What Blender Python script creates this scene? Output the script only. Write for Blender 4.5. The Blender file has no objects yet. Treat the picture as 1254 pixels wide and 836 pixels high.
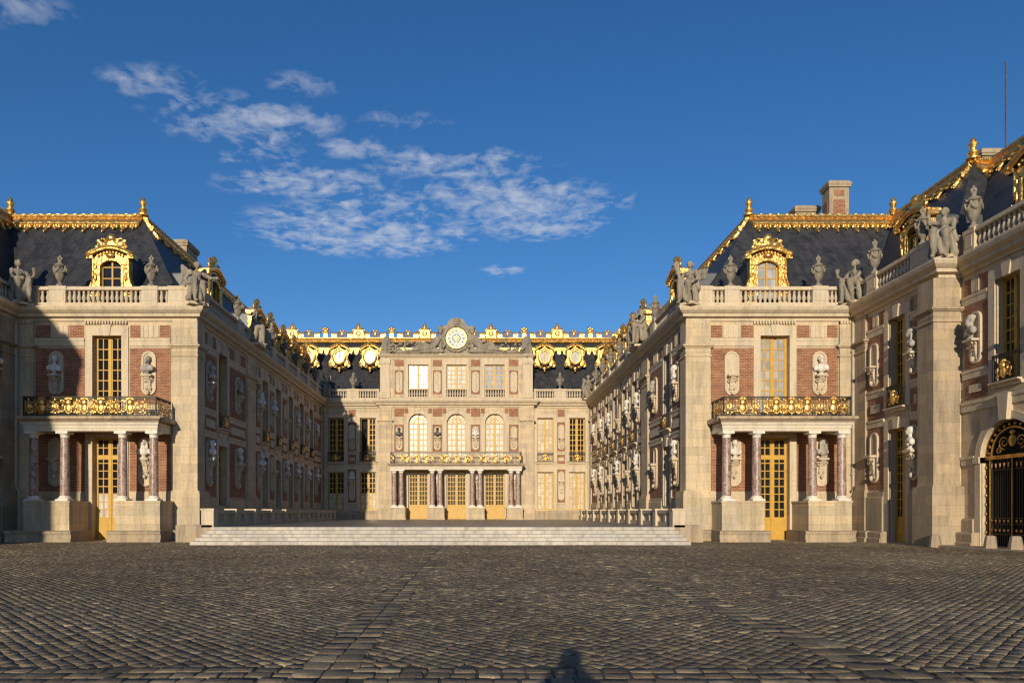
import bpy, bmesh, math, random
import numpy as np
from mathutils import Matrix, Vector, noise as mnoise
random.seed(7)
R = math.radians
scene = bpy.context.scene
COL = scene.collection
PI = math.pi

# ------------------------------------------------------------------ materials
def newmat(name):
    m = bpy.data.materials.new(name); m.use_nodes = True
    nt = m.node_tree
    return m, nt, nt.nodes['Principled BSDF']
def N(nt, t, **kw):
    n = nt.nodes.new(t)
    for k, v in kw.items():
        if k.startswith('i_'):
            key = k[2:]
            key = int(key) if key.isdigit() else key.replace('_', ' ')
            n.inputs[key].default_value = v
        else:
            setattr(n, k, v)
    return n
def L(nt, a, b): nt.links.new(a, b)
def mixc(nt, fac, a, b, mode='MIX'):
    n = nt.nodes.new('ShaderNodeMix'); n.data_type = 'RGBA'; n.blend_type = mode
    for sock, v in ((n.inputs[0], fac), (n.inputs[6], a), (n.inputs[7], b)):
        if isinstance(v, (int, float)): sock.default_value = v
        elif isinstance(v, tuple): sock.default_value = (*v, 1) if len(v) == 3 else v
        else: nt.links.new(v, sock)
    return n.outputs[2]
def ramp(nt, src, a, b, c0=(0, 0, 0, 1), c1=(1, 1, 1, 1)):
    n = nt.nodes.new('ShaderNodeValToRGB')
    n.color_ramp.elements[0].position = a; n.color_ramp.elements[1].position = b
    n.color_ramp.elements[0].color = c0; n.color_ramp.elements[1].color = c1
    nt.links.new(src, n.inputs[0]); return n.outputs[0]
def mth(nt, op, a, b=None, c=None, clamp=False):
    n = nt.nodes.new('ShaderNodeMath'); n.operation = op; n.use_clamp = clamp
    for i, v in enumerate((a, b, c)):
        if v is None: continue
        if isinstance(v, (int, float)): n.inputs[i].default_value = v
        else: nt.links.new(v, n.inputs[i])
    return n.outputs[0]
def facade_vec(nt, random_shift=False):
    tc = N(nt, 'ShaderNodeTexCoord'); s = N(nt, 'ShaderNodeSeparateXYZ'); L(nt, tc.outputs['Object'], s.inputs[0])
    c = N(nt, 'ShaderNodeCombineXYZ')
    L(nt, mth(nt, 'ADD', s.outputs[0], s.outputs[1]), c.inputs[0]); L(nt, s.outputs[2], c.inputs[1])
    L(nt, mth(nt, 'SUBTRACT', s.outputs[1], s.outputs[0]), c.inputs[2])
    return tc, c.outputs[0]
def bump(nt, b, h, strength, dist=.02):
    n = N(nt, 'ShaderNodeBump', i_Strength=strength, i_Distance=dist)
    L(nt, h, n.inputs['Height']); L(nt, n.outputs[0], b.inputs['Normal'])

def stone(name, c, blocks=None, dirt=.55, rough=.85, bs=.4):
    m, nt, b = newmat(name)
    tc, v = facade_vec(nt)
    n1 = N(nt, 'ShaderNodeTexNoise', i_Scale=.9, i_Detail=6., i_Roughness=.6); L(nt, tc.outputs['Object'], n1.inputs['Vector'])
    n2 = N(nt, 'ShaderNodeTexNoise', i_Scale=9., i_Detail=5., i_Roughness=.65); L(nt, tc.outputs['Object'], n2.inputs['Vector'])
    dark = tuple(x * .72 for x in c); warm = (c[0] * 1.08, c[1] * 1.0, c[2] * .86)
    col = mixc(nt, ramp(nt, n1.outputs['Fac'], .35, .68), c, warm)
    col = mixc(nt, ramp(nt, n2.outputs['Fac'], .5, .75), col, dark)
    # run-off stains: noise stretched down the wall
    mp = N(nt, 'ShaderNodeMapping'); mp.inputs['Scale'].default_value = (1.6, .22, 1.6); L(nt, v, mp.inputs['Vector'])
    n3 = N(nt, 'ShaderNodeTexNoise', i_Scale=1.3, i_Detail=7., i_Roughness=.7); L(nt, mp.outputs[0], n3.inputs['Vector'])
    st = mth(nt, 'MULTIPLY', ramp(nt, n3.outputs['Fac'], .46, .70), dirt)
    col = mixc(nt, st, col, (c[0] * .42, c[1] * .41, c[2] * .40))
    h = n2.outputs['Fac']
    if blocks:
        br = N(nt, 'ShaderNodeTexBrick', i_Scale=1., i_Mortar_Size=.008, i_Brick_Width=blocks[0], i_Row_Height=blocks[1], i_Bias=0.)
        br.inputs['Color1'].default_value = (.77, .77, .78, 1); br.inputs['Color2'].default_value = (1.1, 1.05, 1., 1); br.inputs['Mortar'].default_value = (.72, .70, .68, 1)
        L(nt, v, br.inputs['Vector'])
        col = mixc(nt, .8, col, br.outputs['Color'], 'MULTIPLY')
        h = mth(nt, 'SUBTRACT', mth(nt, 'MULTIPLY', n2.outputs['Fac'], .5), br.outputs['Fac'])
    L(nt, col, b.inputs['Base Color']); b.inputs['Roughness'].default_value = rough
    bump(nt, b, h, bs, .02)
    return m

MT = {}
MT['ashlar'] = stone('ashlar stone', (.56, .47, .335), (1.15, .47), .62)
MT['trim'] = stone('trim stone', (.58, .49, .365), None, .5)
MT['pale'] = stone('pale entablature stone', (.62, .56, .47), None, .35)
MT['darkashlar'] = stone('darker ashlar', (.41, .335, .24), (1.15, .47), .7)  # ashlar with a darker base colour, for near-wing piers, return walls and chimneys
MT['statue'] = stone('weathered statue stone', (.31, .275, .22), None, .95, .9, .6)
MT['bust'] = stone('white marble', (.70, .665, .61), None, .35, .55, .15)
MT['greybust'] = stone('grey marble', (.40, .37, .33), None, .7, .6, .2)
MT['darkbust'] = stone('dark bronze bust', (.09, .085, .08), None, .5, .45, .2)
MT['steps'] = stone('pale step stone', (.52, .495, .455), (2.3, 3.), .75, .75, .25)
MT['bench'] = stone('worn plinth stone', (.46, .375, .27), (2.1, 1.4), .8)

def brickmat():
    m, nt, b = newmat('brick'); tc, v = facade_vec(nt)
    br = N(nt, 'ShaderNodeTexBrick', i_Scale=1., i_Mortar_Size=.011, i_Brick_Width=.27, i_Row_Height=.088, i_Bias=-.1)
    br.inputs['Color1'].default_value = (.22, .075, .038, 1); br.inputs['Color2'].default_value = (.39, .155, .076, 1); br.inputs['Mortar'].default_value = (.44, .31, .20, 1)
    L(nt, v, br.inputs['Vector'])
    n = N(nt, 'ShaderNodeTexNoise', i_Scale=1.7, i_Detail=6.); L(nt, tc.outputs['Object'], n.inputs['Vector'])
    col = mixc(nt, ramp(nt, n.outputs['Fac'], .35, .7), br.outputs['Color'], mixc(nt, 1., br.outputs['Color'], (.72, .66, .62), 'MULTIPLY'))
    L(nt, col, b.inputs['Base Color']); b.inputs['Roughness'].default_value = .9
    bump(nt, b, mth(nt, 'SUBTRACT', 1., br.outputs['Fac']), .5, .01)
    return m
MT['brick'] = brickmat()

def slatemat():
    m, nt, b = newmat('slate'); tc, v = facade_vec(nt)
    br = N(nt, 'ShaderNodeTexBrick', i_Scale=1., i_Mortar_Size=.014, i_Brick_Width=.30, i_Row_Height=.22)
    br.inputs['Color1'].default_value = (.016, .0175, .022, 1); br.inputs['Color2'].default_value = (.036, .037, .042, 1); br.inputs['Mortar'].default_value = (.012, .012, .014, 1)
    L(nt, v, br.inputs['Vector'])
    mp = N(nt, 'ShaderNodeMapping'); mp.inputs['Scale'].default_value = (1.2, .16, 1.2); L(nt, v, mp.inputs['Vector'])
    n = N(nt, 'ShaderNodeTexNoise', i_Scale=1.2, i_Detail=6., i_Roughness=.65); L(nt, mp.outputs[0], n.inputs['Vector'])
    col = mixc(nt, mth(nt, 'MULTIPLY', ramp(nt, n.outputs['Fac'], .42, .68), .7), br.outputs['Color'], (.058, .058, .060))
    L(nt, col, b.inputs['Base Color']); b.inputs['Roughness'].default_value = .55
    bump(nt, b, mth(nt, 'SUBTRACT', 1., br.outputs['Fac']), .5, .015)
    return m
MT['slate'] = slatemat()

def simple(name, c, rough=.5, metal=0., noise_amt=.0, scale=6., bmp=0., coat=0., dist=.02):
    m, nt, b = newmat(name)
    b.inputs['Base Color'].default_value = (*c, 1); b.inputs['Roughness'].default_value = rough; b.inputs['Metallic'].default_value = metal
    if noise_amt or bmp:
        tc = N(nt, 'ShaderNodeTexCoord'); n = N(nt, 'ShaderNodeTexNoise', i_Scale=scale, i_Detail=5.); L(nt, tc.outputs['Object'], n.inputs['Vector'])
        if noise_amt:
            L(nt, mixc(nt, ramp(nt, n.outputs['Fac'], .4, .7), c, tuple(x * (1 - noise_amt) for x in c)), b.inputs['Base Color'])
        if bmp: bump(nt, b, n.outputs['Fac'], bmp, dist)
    if coat: b.inputs['Coat Weight'].default_value = coat
    return m
MT['gold'] = simple('gilding', (.88, .54, .16), .38, .88, .34, 4.5, 1., dist=.06)
MT['goldflat'] = simple('gilded lead', (.66, .38, .10), .45, .9, .5, 3., .5)
MT['ochre'] = simple('ochre paint', (.55, .318, .042), .5, 0., .18, 4., .05)
MT['iron'] = simple('black iron', (.024, .019, .014), .45, .3)
MT['lead'] = simple('lead sheet', (.10, .105, .115), .45, .2, .3, 3.)
MT['blue'] = simple('clock blue', (.11, .21, .38), .5)
MT['white'] = simple('clock white', (.62, .60, .56), .5)
MT['black'] = simple('numeral black', (.02, .02, .02), .5)
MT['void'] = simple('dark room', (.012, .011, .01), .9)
MT['pipe'] = simple('painted pipe', (.47, .40, .30), .6, 0., .2, 2.)
MT['skin'] = simple('skin', (.50, .30, .22), .5)
MT['coat'] = simple('dark coat cloth', (.03, .035, .05), .85, 0., .2, 20.)
MT['hair'] = simple('hair', (.04, .025, .015), .6)

def glass(name, c, rough, spec=.5, tint=None):
    m, nt, b = newmat(name)
    tc, v = facade_vec(nt)
    n = N(nt, 'ShaderNodeTexNoise', i_Scale=1.4, i_Detail=3.); L(nt, tc.outputs['Object'], n.inputs['Vector'])
    b.inputs['Roughness'].default_value = rough; b.inputs['Specular IOR Level'].default_value = spec
    col = mixc(nt, ramp(nt, n.outputs['Fac'], .38, .64), c, tint or tuple(x * .55 for x in c))
    # every small pane of old glass sits at its own slight tilt and tone
    mp = N(nt, 'ShaderNodeMapping'); mp.inputs['Scale'].default_value = (2.6, 2.05, 2.6); L(nt, v, mp.inputs['Vector'])
    vo = N(nt, 'ShaderNodeTexVoronoi', i_Scale=1., i_Randomness=.25); L(nt, mp.outputs[0], vo.inputs['Vector'])
    sx = N(nt, 'ShaderNodeSeparateXYZ'); L(nt, vo.outputs['Color'], sx.inputs[0])
    col = mixc(nt, mth(nt, 'MULTIPLY', sx.outputs[0], .55), col, tuple(x * .35 for x in c))
    L(nt, col, b.inputs['Base Color'])
    bump(nt, b, mth(nt, 'ADD', n.outputs['Fac'], mth(nt, 'MULTIPLY', vo.outputs['Distance'], .15)), .18, .05)
    return m
MT['glass'] = glass('dark window glass', (.022, .022, .024), .05)
MT['curtain'] = glass('glass over cream curtain', (.72, .67, .56), .09, .5, (.64, .58, .47))
MT['screen'] = glass('glass over white blind', (.48, .47, .45), .1, .5, (.40, .39, .38))
MT['mirror'] = glass('glass over bright blind', (.80, .76, .66), .13, .5, (.72, .67, .57))

def redmarble():
    m, nt, b = newmat('red veined marble'); tc = N(nt, 'ShaderNodeTexCoord')
    mp = N(nt, 'ShaderNodeMapping'); mp.inputs['Rotation'].default_value = (.5, .4, 0); mp.inputs['Scale'].default_value = (1, 1, .55); L(nt, tc.outputs['Object'], mp.inputs['Vector'])
    n = N(nt, 'ShaderNodeTexNoise', i_Scale=3.2, i_Detail=8., i_Roughness=.7, i_Distortion=1.6); L(nt, mp.outputs[0], n.inputs['Vector'])
    n2 = N(nt, 'ShaderNodeTexNoise', i_Scale=1.6, i_Detail=4., i_Distortion=1.); L(nt, mp.outputs[0], n2.inputs['Vector'])
    col = mixc(nt, ramp(nt, n2.outputs['Fac'], .35, .65), (.185, .098, .075), (.26, .162, .13))
    vein = mth(nt, 'SUBTRACT', 1., mth(nt, 'MULTIPLY', mth(nt, 'ABSOLUTE', mth(nt, 'SUBTRACT', n.outputs['Fac'], .52)), 22.), clamp=True)
    col = mixc(nt, mth(nt, 'MULTIPLY', vein, .7), col, (.62, .54, .48))
    L(nt, col, b.inputs['Base Color']); b.inputs['Roughness'].default_value = .4
    return m
MT['redmarble'] = redmarble()

def settmat():
    m, nt, b = newmat('granite setts')
    g = N(nt, 'ShaderNodeNewGeometry'); tc = N(nt, 'ShaderNodeTexCoord')
    n = N(nt, 'ShaderNodeTexNoise', i_Scale=.16, i_Detail=6., i_Roughness=.6); L(nt, tc.outputs['Object'], n.inputs['Vector'])
    n2 = N(nt, 'ShaderNodeTexNoise', i_Scale=24., i_Detail=4., i_Roughness=.7); L(nt, tc.outputs['Object'], n2.inputs['Vector'])
    cr = N(nt, 'ShaderNodeValToRGB'); e = cr.color_ramp.elements
    e[0].position = 0; e[0].color = (.155, .122, .078, 1); e[1].position = 1; e[1].color = (.58, .45, .27, 1)
    for p, c in ((.2, (.225, .182, .115)), (.5, (.29, .232, .145)), (.7, (.285, .205, .125)), (.9, (.38, .30, .185))):
        x = e.new(p); x.color = (*c, 1)
    L(nt, g.outputs['Random Per Island'], cr.inputs[0])
    col = mixc(nt, ramp(nt, n.outputs['Fac'], .32, .68), cr.outputs[0], mixc(nt, 1., cr.outputs[0], (.50, .47, .44), 'MULTIPLY'))
    col = mixc(nt, ramp(nt, n2.outputs['Fac'], .42, .70), col, mixc(nt, 1., col, (.55, .54, .53), 'MULTIPLY'))
    L(nt, col, b.inputs['Base Color']); b.inputs['Roughness'].default_value = .82
    bump(nt, b, n2.outputs['Fac'], .8, .02)
    return m
MT['setts'] = settmat()

def groundmat():
    m, nt, b = newmat('sandy joint ground'); tc = N(nt, 'ShaderNodeTexCoord')
    n = N(nt, 'ShaderNodeTexNoise', i_Scale=2.5, i_Detail=8., i_Roughness=.7); L(nt, tc.outputs['Object'], n.inputs['Vector'])
    col = mixc(nt, ramp(nt, n.outputs['Fac'], .42, .66), (.075, .06, .045), (.05, .055, .022))
    L(nt, col, b.inputs['Base Color']); b.inputs['Roughness'].default_value = .95
    bump(nt, b, n.outputs['Fac'], .6, .03)
    return m
MT['ground'] = groundmat()

def courtmat():
    m, nt, b = newmat('court paving'); tc = N(nt, 'ShaderNodeTexCoord')
    ck = N(nt, 'ShaderNodeTexBrick', i_Scale=1., i_Mortar_Size=.012, i_Brick_Width=.9, i_Row_Height=.9, offset=0.); L(nt, tc.outputs['Object'], ck.inputs['Vector'])
    ck.inputs['Color1'].default_value = (.17, .15, .125, 1); ck.inputs['Color2'].default_value = (.30, .27, .23, 1); ck.inputs['Mortar'].default_value = (.10, .09, .08, 1)
    n = N(nt, 'ShaderNodeTexNoise', i_Scale=1.1, i_Detail=6.); L(nt, tc.outputs['Object'], n.inputs['Vector'])
    L(nt, mixc(nt, ramp(nt, n.outputs['Fac'], .4, .7), ck.outputs['Color'], (.13, .115, .10)), b.inputs['Base Color'])
    b.inputs['Roughness'].default_value = .42
    bump(nt, b, n.outputs['Fac'], .2, .02)
    return m
MT['court'] = courtmat()

# ------------------------------------------------------------------ mesh builder
class MB:
    def __init__(s, M=None): s.v = []; s.f = []; s.M = M
    def add(s, vs, fs):
        n = len(s.v)
        s.v += [tuple(s.M @ Vector(p)) for p in vs] if s.M else [tuple(p) for p in vs]
        s.f += [tuple(i + n for i in f) for f in fs]; return s
    def box(s, x0, x1, y0, y1, z0, z1, t=0.):
        if x0 > x1: x0, x1 = x1, x0
        return s.add([(x0, y0, z0), (x1, y0, z0), (x1, y1, z0), (x0, y1, z0), (x0 + t, y0 + t, z1), (x1 - t, y0 + t, z1), (x1 - t, y1 - t, z1), (x0 + t, y1 - t, z1)],
                     [(3, 2, 1, 0), (4, 5, 6, 7), (0, 1, 5, 4), (1, 2, 6, 5), (2, 3, 7, 6), (3, 0, 4, 7)])
    def prism(s, poly, y0, y1):
        n = len(poly)
        return s.add([(x, y0, z) for x, z in poly] + [(x, y1, z) for x, z in poly],
                     [tuple(range(n)), tuple(range(2 * n - 1, n - 1, -1))] + [(i, i + n, (i + 1) % n + n, (i + 1) % n) for i in range(n)])
    def mould(s, prof, x0, x1, m0=0., m1=0.):
        n = len(prof)
        return s.add([(x0 - m0 * w, -w, z) for w, z in prof] + [(x1 + m1 * w, -w, z) for w, z in prof],
                     [tuple(range(n)), tuple(range(2 * n - 1, n - 1, -1))] + [(i, i + n, (i + 1) % n + n, (i + 1) % n) for i in range(n)])
    def ring(s, cx, cz, ri, ro, y0, y1, a0, a1, n=12, sz=1.):
        for k in range(n):
            p, q = a0 + (a1 - a0) * k / n, a0 + (a1 - a0) * (k + 1) / n
            s.prism([(cx + r * math.cos(a), cz + sz * r * math.sin(a)) for r, a in ((ri, p), (ro, p), (ro, q), (ri, q))], y0, y1)
        return s
    def lathe(s, prof, cx=0, cy=0, cz=0, seg=12, sx=1., sy=1.):
        vs, fs = [], []
        for r, z in prof:
            for k in range(seg):
                a = 2 * PI * k / seg; vs.append((cx + sx * r * math.cos(a), cy + sy * r * math.sin(a), cz + z))
        for i in range(len(prof) - 1):
            for k in range(seg):
                k2 = (k + 1) % seg; fs.append((i * seg + k, i * seg + k2, (i + 1) * seg + k2, (i + 1) * seg + k))
        fs.append(tuple(range(seg - 1, -1, -1))); fs.append(tuple(range((len(prof) - 1) * seg, len(prof) * seg)))
        return s.add(vs, fs)
    def ell(s, c, r, seg=10, rings=6, rot=None):
        vs, fs = [], []
        Q = rot.to_matrix() if rot is not None else None
        for i in range(rings + 1):
            t = PI * i / rings
            for k in range(seg):
                a = 2 * PI * k / seg
                p = Vector((r[0] * math.sin(t) * math.cos(a), r[1] * math.sin(t) * math.sin(a), r[2] * math.cos(t)))
                if Q: p = Q @ p
                vs.append((c[0] + p.x, c[1] + p.y, c[2] + p.z))
        for i in range(rings):
            for k in range(seg):
                k2 = (k + 1) % seg; fs.append((i * seg + k, (i + 1) * seg + k, (i + 1) * seg + k2, i * seg + k2))
        return s.add(vs, fs)
    def tube(s, pts, r, seg=6, r1=None):
        pts = [Vector(p) for p in pts]; n = len(pts); vs, fs = [], []
        up = Vector((0, 0, 1))
        for i, p in enumerate(pts):
            d = (pts[min(i + 1, n - 1)] - pts[max(i - 1, 0)]).normalized()
            a = d.cross(up)
            if a.length < .1: a = d.cross(Vector((1, 0, 0)))
            a.normalize(); b = d.cross(a)
            rr = r if r1 is None else r + (r1 - r) * i / (n - 1)
            for k in range(seg):
                t = 2 * PI * k / seg; q = p + a * (rr * math.cos(t)) + b * (rr * math.sin(t)); vs.append(tuple(q))
        for i in range(n - 1):
            for k in range(seg):
                k2 = (k + 1) % seg; fs.append((i * seg + k, i * seg + k2, (i + 1) * seg + k2, (i + 1) * seg + k))
        fs.append(tuple(range(seg - 1, -1, -1))); fs.append(tuple(range((n - 1) * seg, n * seg)))
        return s.add(vs, fs)
    def spiral(s, cx, cz, y, r0, r1, a0, turns, rad, n=14, seg=5):
        pts = []
        for i in range(n + 1):
            t = i / n; a = a0 + turns * 2 * PI * t; r = r0 + (r1 - r0) * t
            pts.append((cx + r * math.cos(a), y, cz + r * math.sin(a)))
        return s.tube(pts, rad, seg, rad * .7)
    def mesh(s, name, mat, smooth=0):
        me = bpy.data.meshes.new(name); me.from_pydata(s.v, [], s.f)
        bm = bmesh.new(); bm.from_mesh(me); bmesh.ops.recalc_face_normals(bm, faces=bm.faces); bm.to_mesh(me); bm.free()
        if smooth:
            me.shade_smooth(); me.set_sharp_from_angle(angle=R(smooth))
        me.materials.append(MT[mat] if isinstance(mat, str) else mat); return me
    def build(s, name, mat, parent=None, smooth=0, loc=None, rz=0):
        return link(name, s.mesh(name, mat, smooth), parent, loc, rz)

def link(name, me, parent=None, loc=None, rz=0):
    o = bpy.data.objects.new(name, me); COL.objects.link(o)
    if parent is not None: o.parent = parent
    if loc is not None: o.location = loc
    if rz: o.rotation_euler = (0, 0, rz)
    return o
def copy_to(src, parent, loc, rz=0, scale=None):
    o = src.copy(); COL.objects.link(o); o.parent = parent; o.location = loc; o.rotation_euler = (0, 0, rz)
    if scale: o.scale = scale
    return o
def tag(o, label=None, cat=None, group=None, kind=None):
    for k, v in (('label', label), ('category', cat), ('group', group), ('kind', kind)):
        if v: o[k] = v
    return o
def thing(name, label, cat, loc=(0, 0, 0), rz=0., group=None):
    o = bpy.data.objects.new(name, None); COL.objects.link(o); o.location = loc; o.rotation_euler = (0, 0, rz)
    o.empty_display_size = .3
    return tag(o, label, cat, group)
def mat_of(T): return Matrix.Translation(T.location) @ Matrix.Rotation(T.rotation_euler[2], 4, 'Z')
def W(T, p): return mat_of(T) @ Vector(p)
def inv(T): return mat_of(T).inverted()

# carved figures: overlapping limbs fused into one continuous surface
def sculpt(name, shapes, voxel, mat, fold=.0, seed=0, smooth_it=2):
    mb = MB()
    for sh in shapes:
        if sh[0] == 'e': mb.ell(sh[1], sh[2], 12, 8, sh[3] if len(sh) > 3 else None)
        else:
            _, p0, p1, r0, r1 = sh
            p0, p1 = Vector(p0), Vector(p1); n = 5
            mb.tube([p0.lerp(p1, i / n) for i in range(n + 1)], r0, 10, r1)
            mb.ell(p0, (r0,) * 3, 10, 6); mb.ell(p1, (r1,) * 3, 10, 6)
    me = bpy.data.meshes.new(name); me.from_pydata(mb.v, [], mb.f)
    bm = bmesh.new(); bm.from_mesh(me); bmesh.ops.recalc_face_normals(bm, faces=bm.faces); bm.to_mesh(me); bm.free()
    o = bpy.data.objects.new('tmp', me); COL.objects.link(o)
    md = o.modifiers.new('r', 'REMESH'); md.mode = 'VOXEL'; md.voxel_size = voxel
    dg = bpy.context.evaluated_depsgraph_get()
    me2 = bpy.data.meshes.new_from_object(o.evaluated_get(dg)); me2.name = name
    bpy.data.objects.remove(o); bpy.data.meshes.remove(me)
    bm = bmesh.new(); bm.from_mesh(me2)
    for _ in range(smooth_it): bmesh.ops.smooth_vert(bm, verts=bm.verts, factor=.5, use_axis_x=True, use_axis_y=True, use_axis_z=True)
    bm.normal_update()
    if fold:
        for v in bm.verts:
            p = v.co
            f = mnoise.noise(Vector((p.x * 7 + seed, p.y * 7, p.z * 2.4))) + .5 * mnoise.noise(Vector((p.x * 15, p.y * 15 + seed, p.z * 9)))
            v.co = p + v.normal * fold * f
    bm.to_mesh(me2); bm.free()
    me2.shade_smooth(); me2.materials.clear(); me2.materials.append(MT[mat]); return me2
# ------------------------------------------------------------------ light and sky settings
SUN_E = 4.4; EXPO = 0.; CLOUD_COL = (6.4, 6.6, 6.9); SUN_C = (1., .865, .66); SKY_SAT = 1.16; SKY_S = .105; SKY_TINT = (.88, .98, 1.2)
CLOUDS = [(-.75, 1.59, .16, .08, .6), (-.57, 1.77, .28, .13, 1.), (-.58, 1.93, .2, .09, .7), (-.52, 2.08, .32, .13, .9), (-.40, 2.45, .48, .28, 1.1), (-.05, 1.97, .34, .12, .8), (.10, 2.2, .44, .2, .95),
          (.24, 2.38, .28, .2, .9), (.12, 2.84, .12, .09, .9), (-.40, 1.6, .1, .06, .6), (-.92, 1.36, .14, .07, .5), (-.34, 1.88, .18, .08, .7), (-.66, 1.68, .2, .08, .6), (-.3, 2.25, .4, .2, .7), (.36, 2.2, .22, .1, .7), (-.2, 1.75, .2, .06, .45), (-.62, 2.3, .2, .1, .6)]
# ------------------------------------------------------------------ building elements (local frame: x along the wall, -y outward, z up)
def wall(T, x0, x1, z0, z1, holes=(), y=0., depth=.42, back=1.2, mat='ashlar', name='wall'):
    """front sheet with real openings and reveals, closed by end, top and bottom faces."""
    if x0 > x1: x0, x1 = x1, x0
    hs = [(min(h[0], h[1]), max(h[0], h[1]), h[2], h[3], h[4] if len(h) > 4 else False) for h in holes]
    xs = sorted({x0, x1, *[h[0] for h in hs], *[h[1] for h in hs]}); zs = sorted({z0, z1, *[h[2] for h in hs], *[h[3] for h in hs]})
    mb = MB()
    for i in range(len(xs) - 1):
        for j in range(len(zs) - 1):
            cx, cz = (xs[i] + xs[i + 1]) / 2, (zs[j] + zs[j + 1]) / 2
            if any(h[0] < cx < h[1] and h[2] < cz < h[3] for h in hs): continue
            mb.add([(xs[i], y, zs[j]), (xs[i + 1], y, zs[j]), (xs[i + 1], y, zs[j + 1]), (xs[i], y, zs[j + 1])], [(0, 1, 2, 3)])
    for a, b, c, d, arch in hs:
        if not arch:
            lp = [(a, c), (b, c), (b, d), (a, d)]
        else:
            r = (b - a) / 2; mx = (a + b) / 2; sp = d - r
            arc = [(mx + r * math.cos(t), sp + r * math.sin(t)) for t in [PI * k / 16 for k in range(17)]]
            lp = [(a, c), (b, c)] + arc
            for k in range(16):
                p, q = arc[k], arc[k + 1]
                mb.add([(p[0], y, p[1]), (q[0], y, q[1]), (q[0], y, d), (p[0], y, d)], [(0, 1, 2, 3)])
        n = len(lp)
        mb.add([(u, y, v) for u, v in lp] + [(u, y + depth + .12, v) for u, v in lp], [(k, (k + 1) % n, (k + 1) % n + n, k + n) for k in range(n)])
    B = y + back
    mb.add([(x0, y, z0), (x0, B, z0), (x0, B, z1), (x0, y, z1)], [(0, 1, 2, 3)])
    mb.add([(x1, y, z0), (x1, B, z0), (x1, B, z1), (x1, y, z1)], [(0, 1, 2, 3)])
    mb.add([(x0, B, z0), (x1, B, z0), (x1, B, z1), (x0, B, z1)], [(0, 1, 2, 3)])
    return link(name, noflip(mb, mat), T)
def noflip(mb, mat):
    me = bpy.data.meshes.new('wall'); me.from_pydata(mb.v, [], mb.f); me.materials.append(MT[mat]); return me

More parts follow.
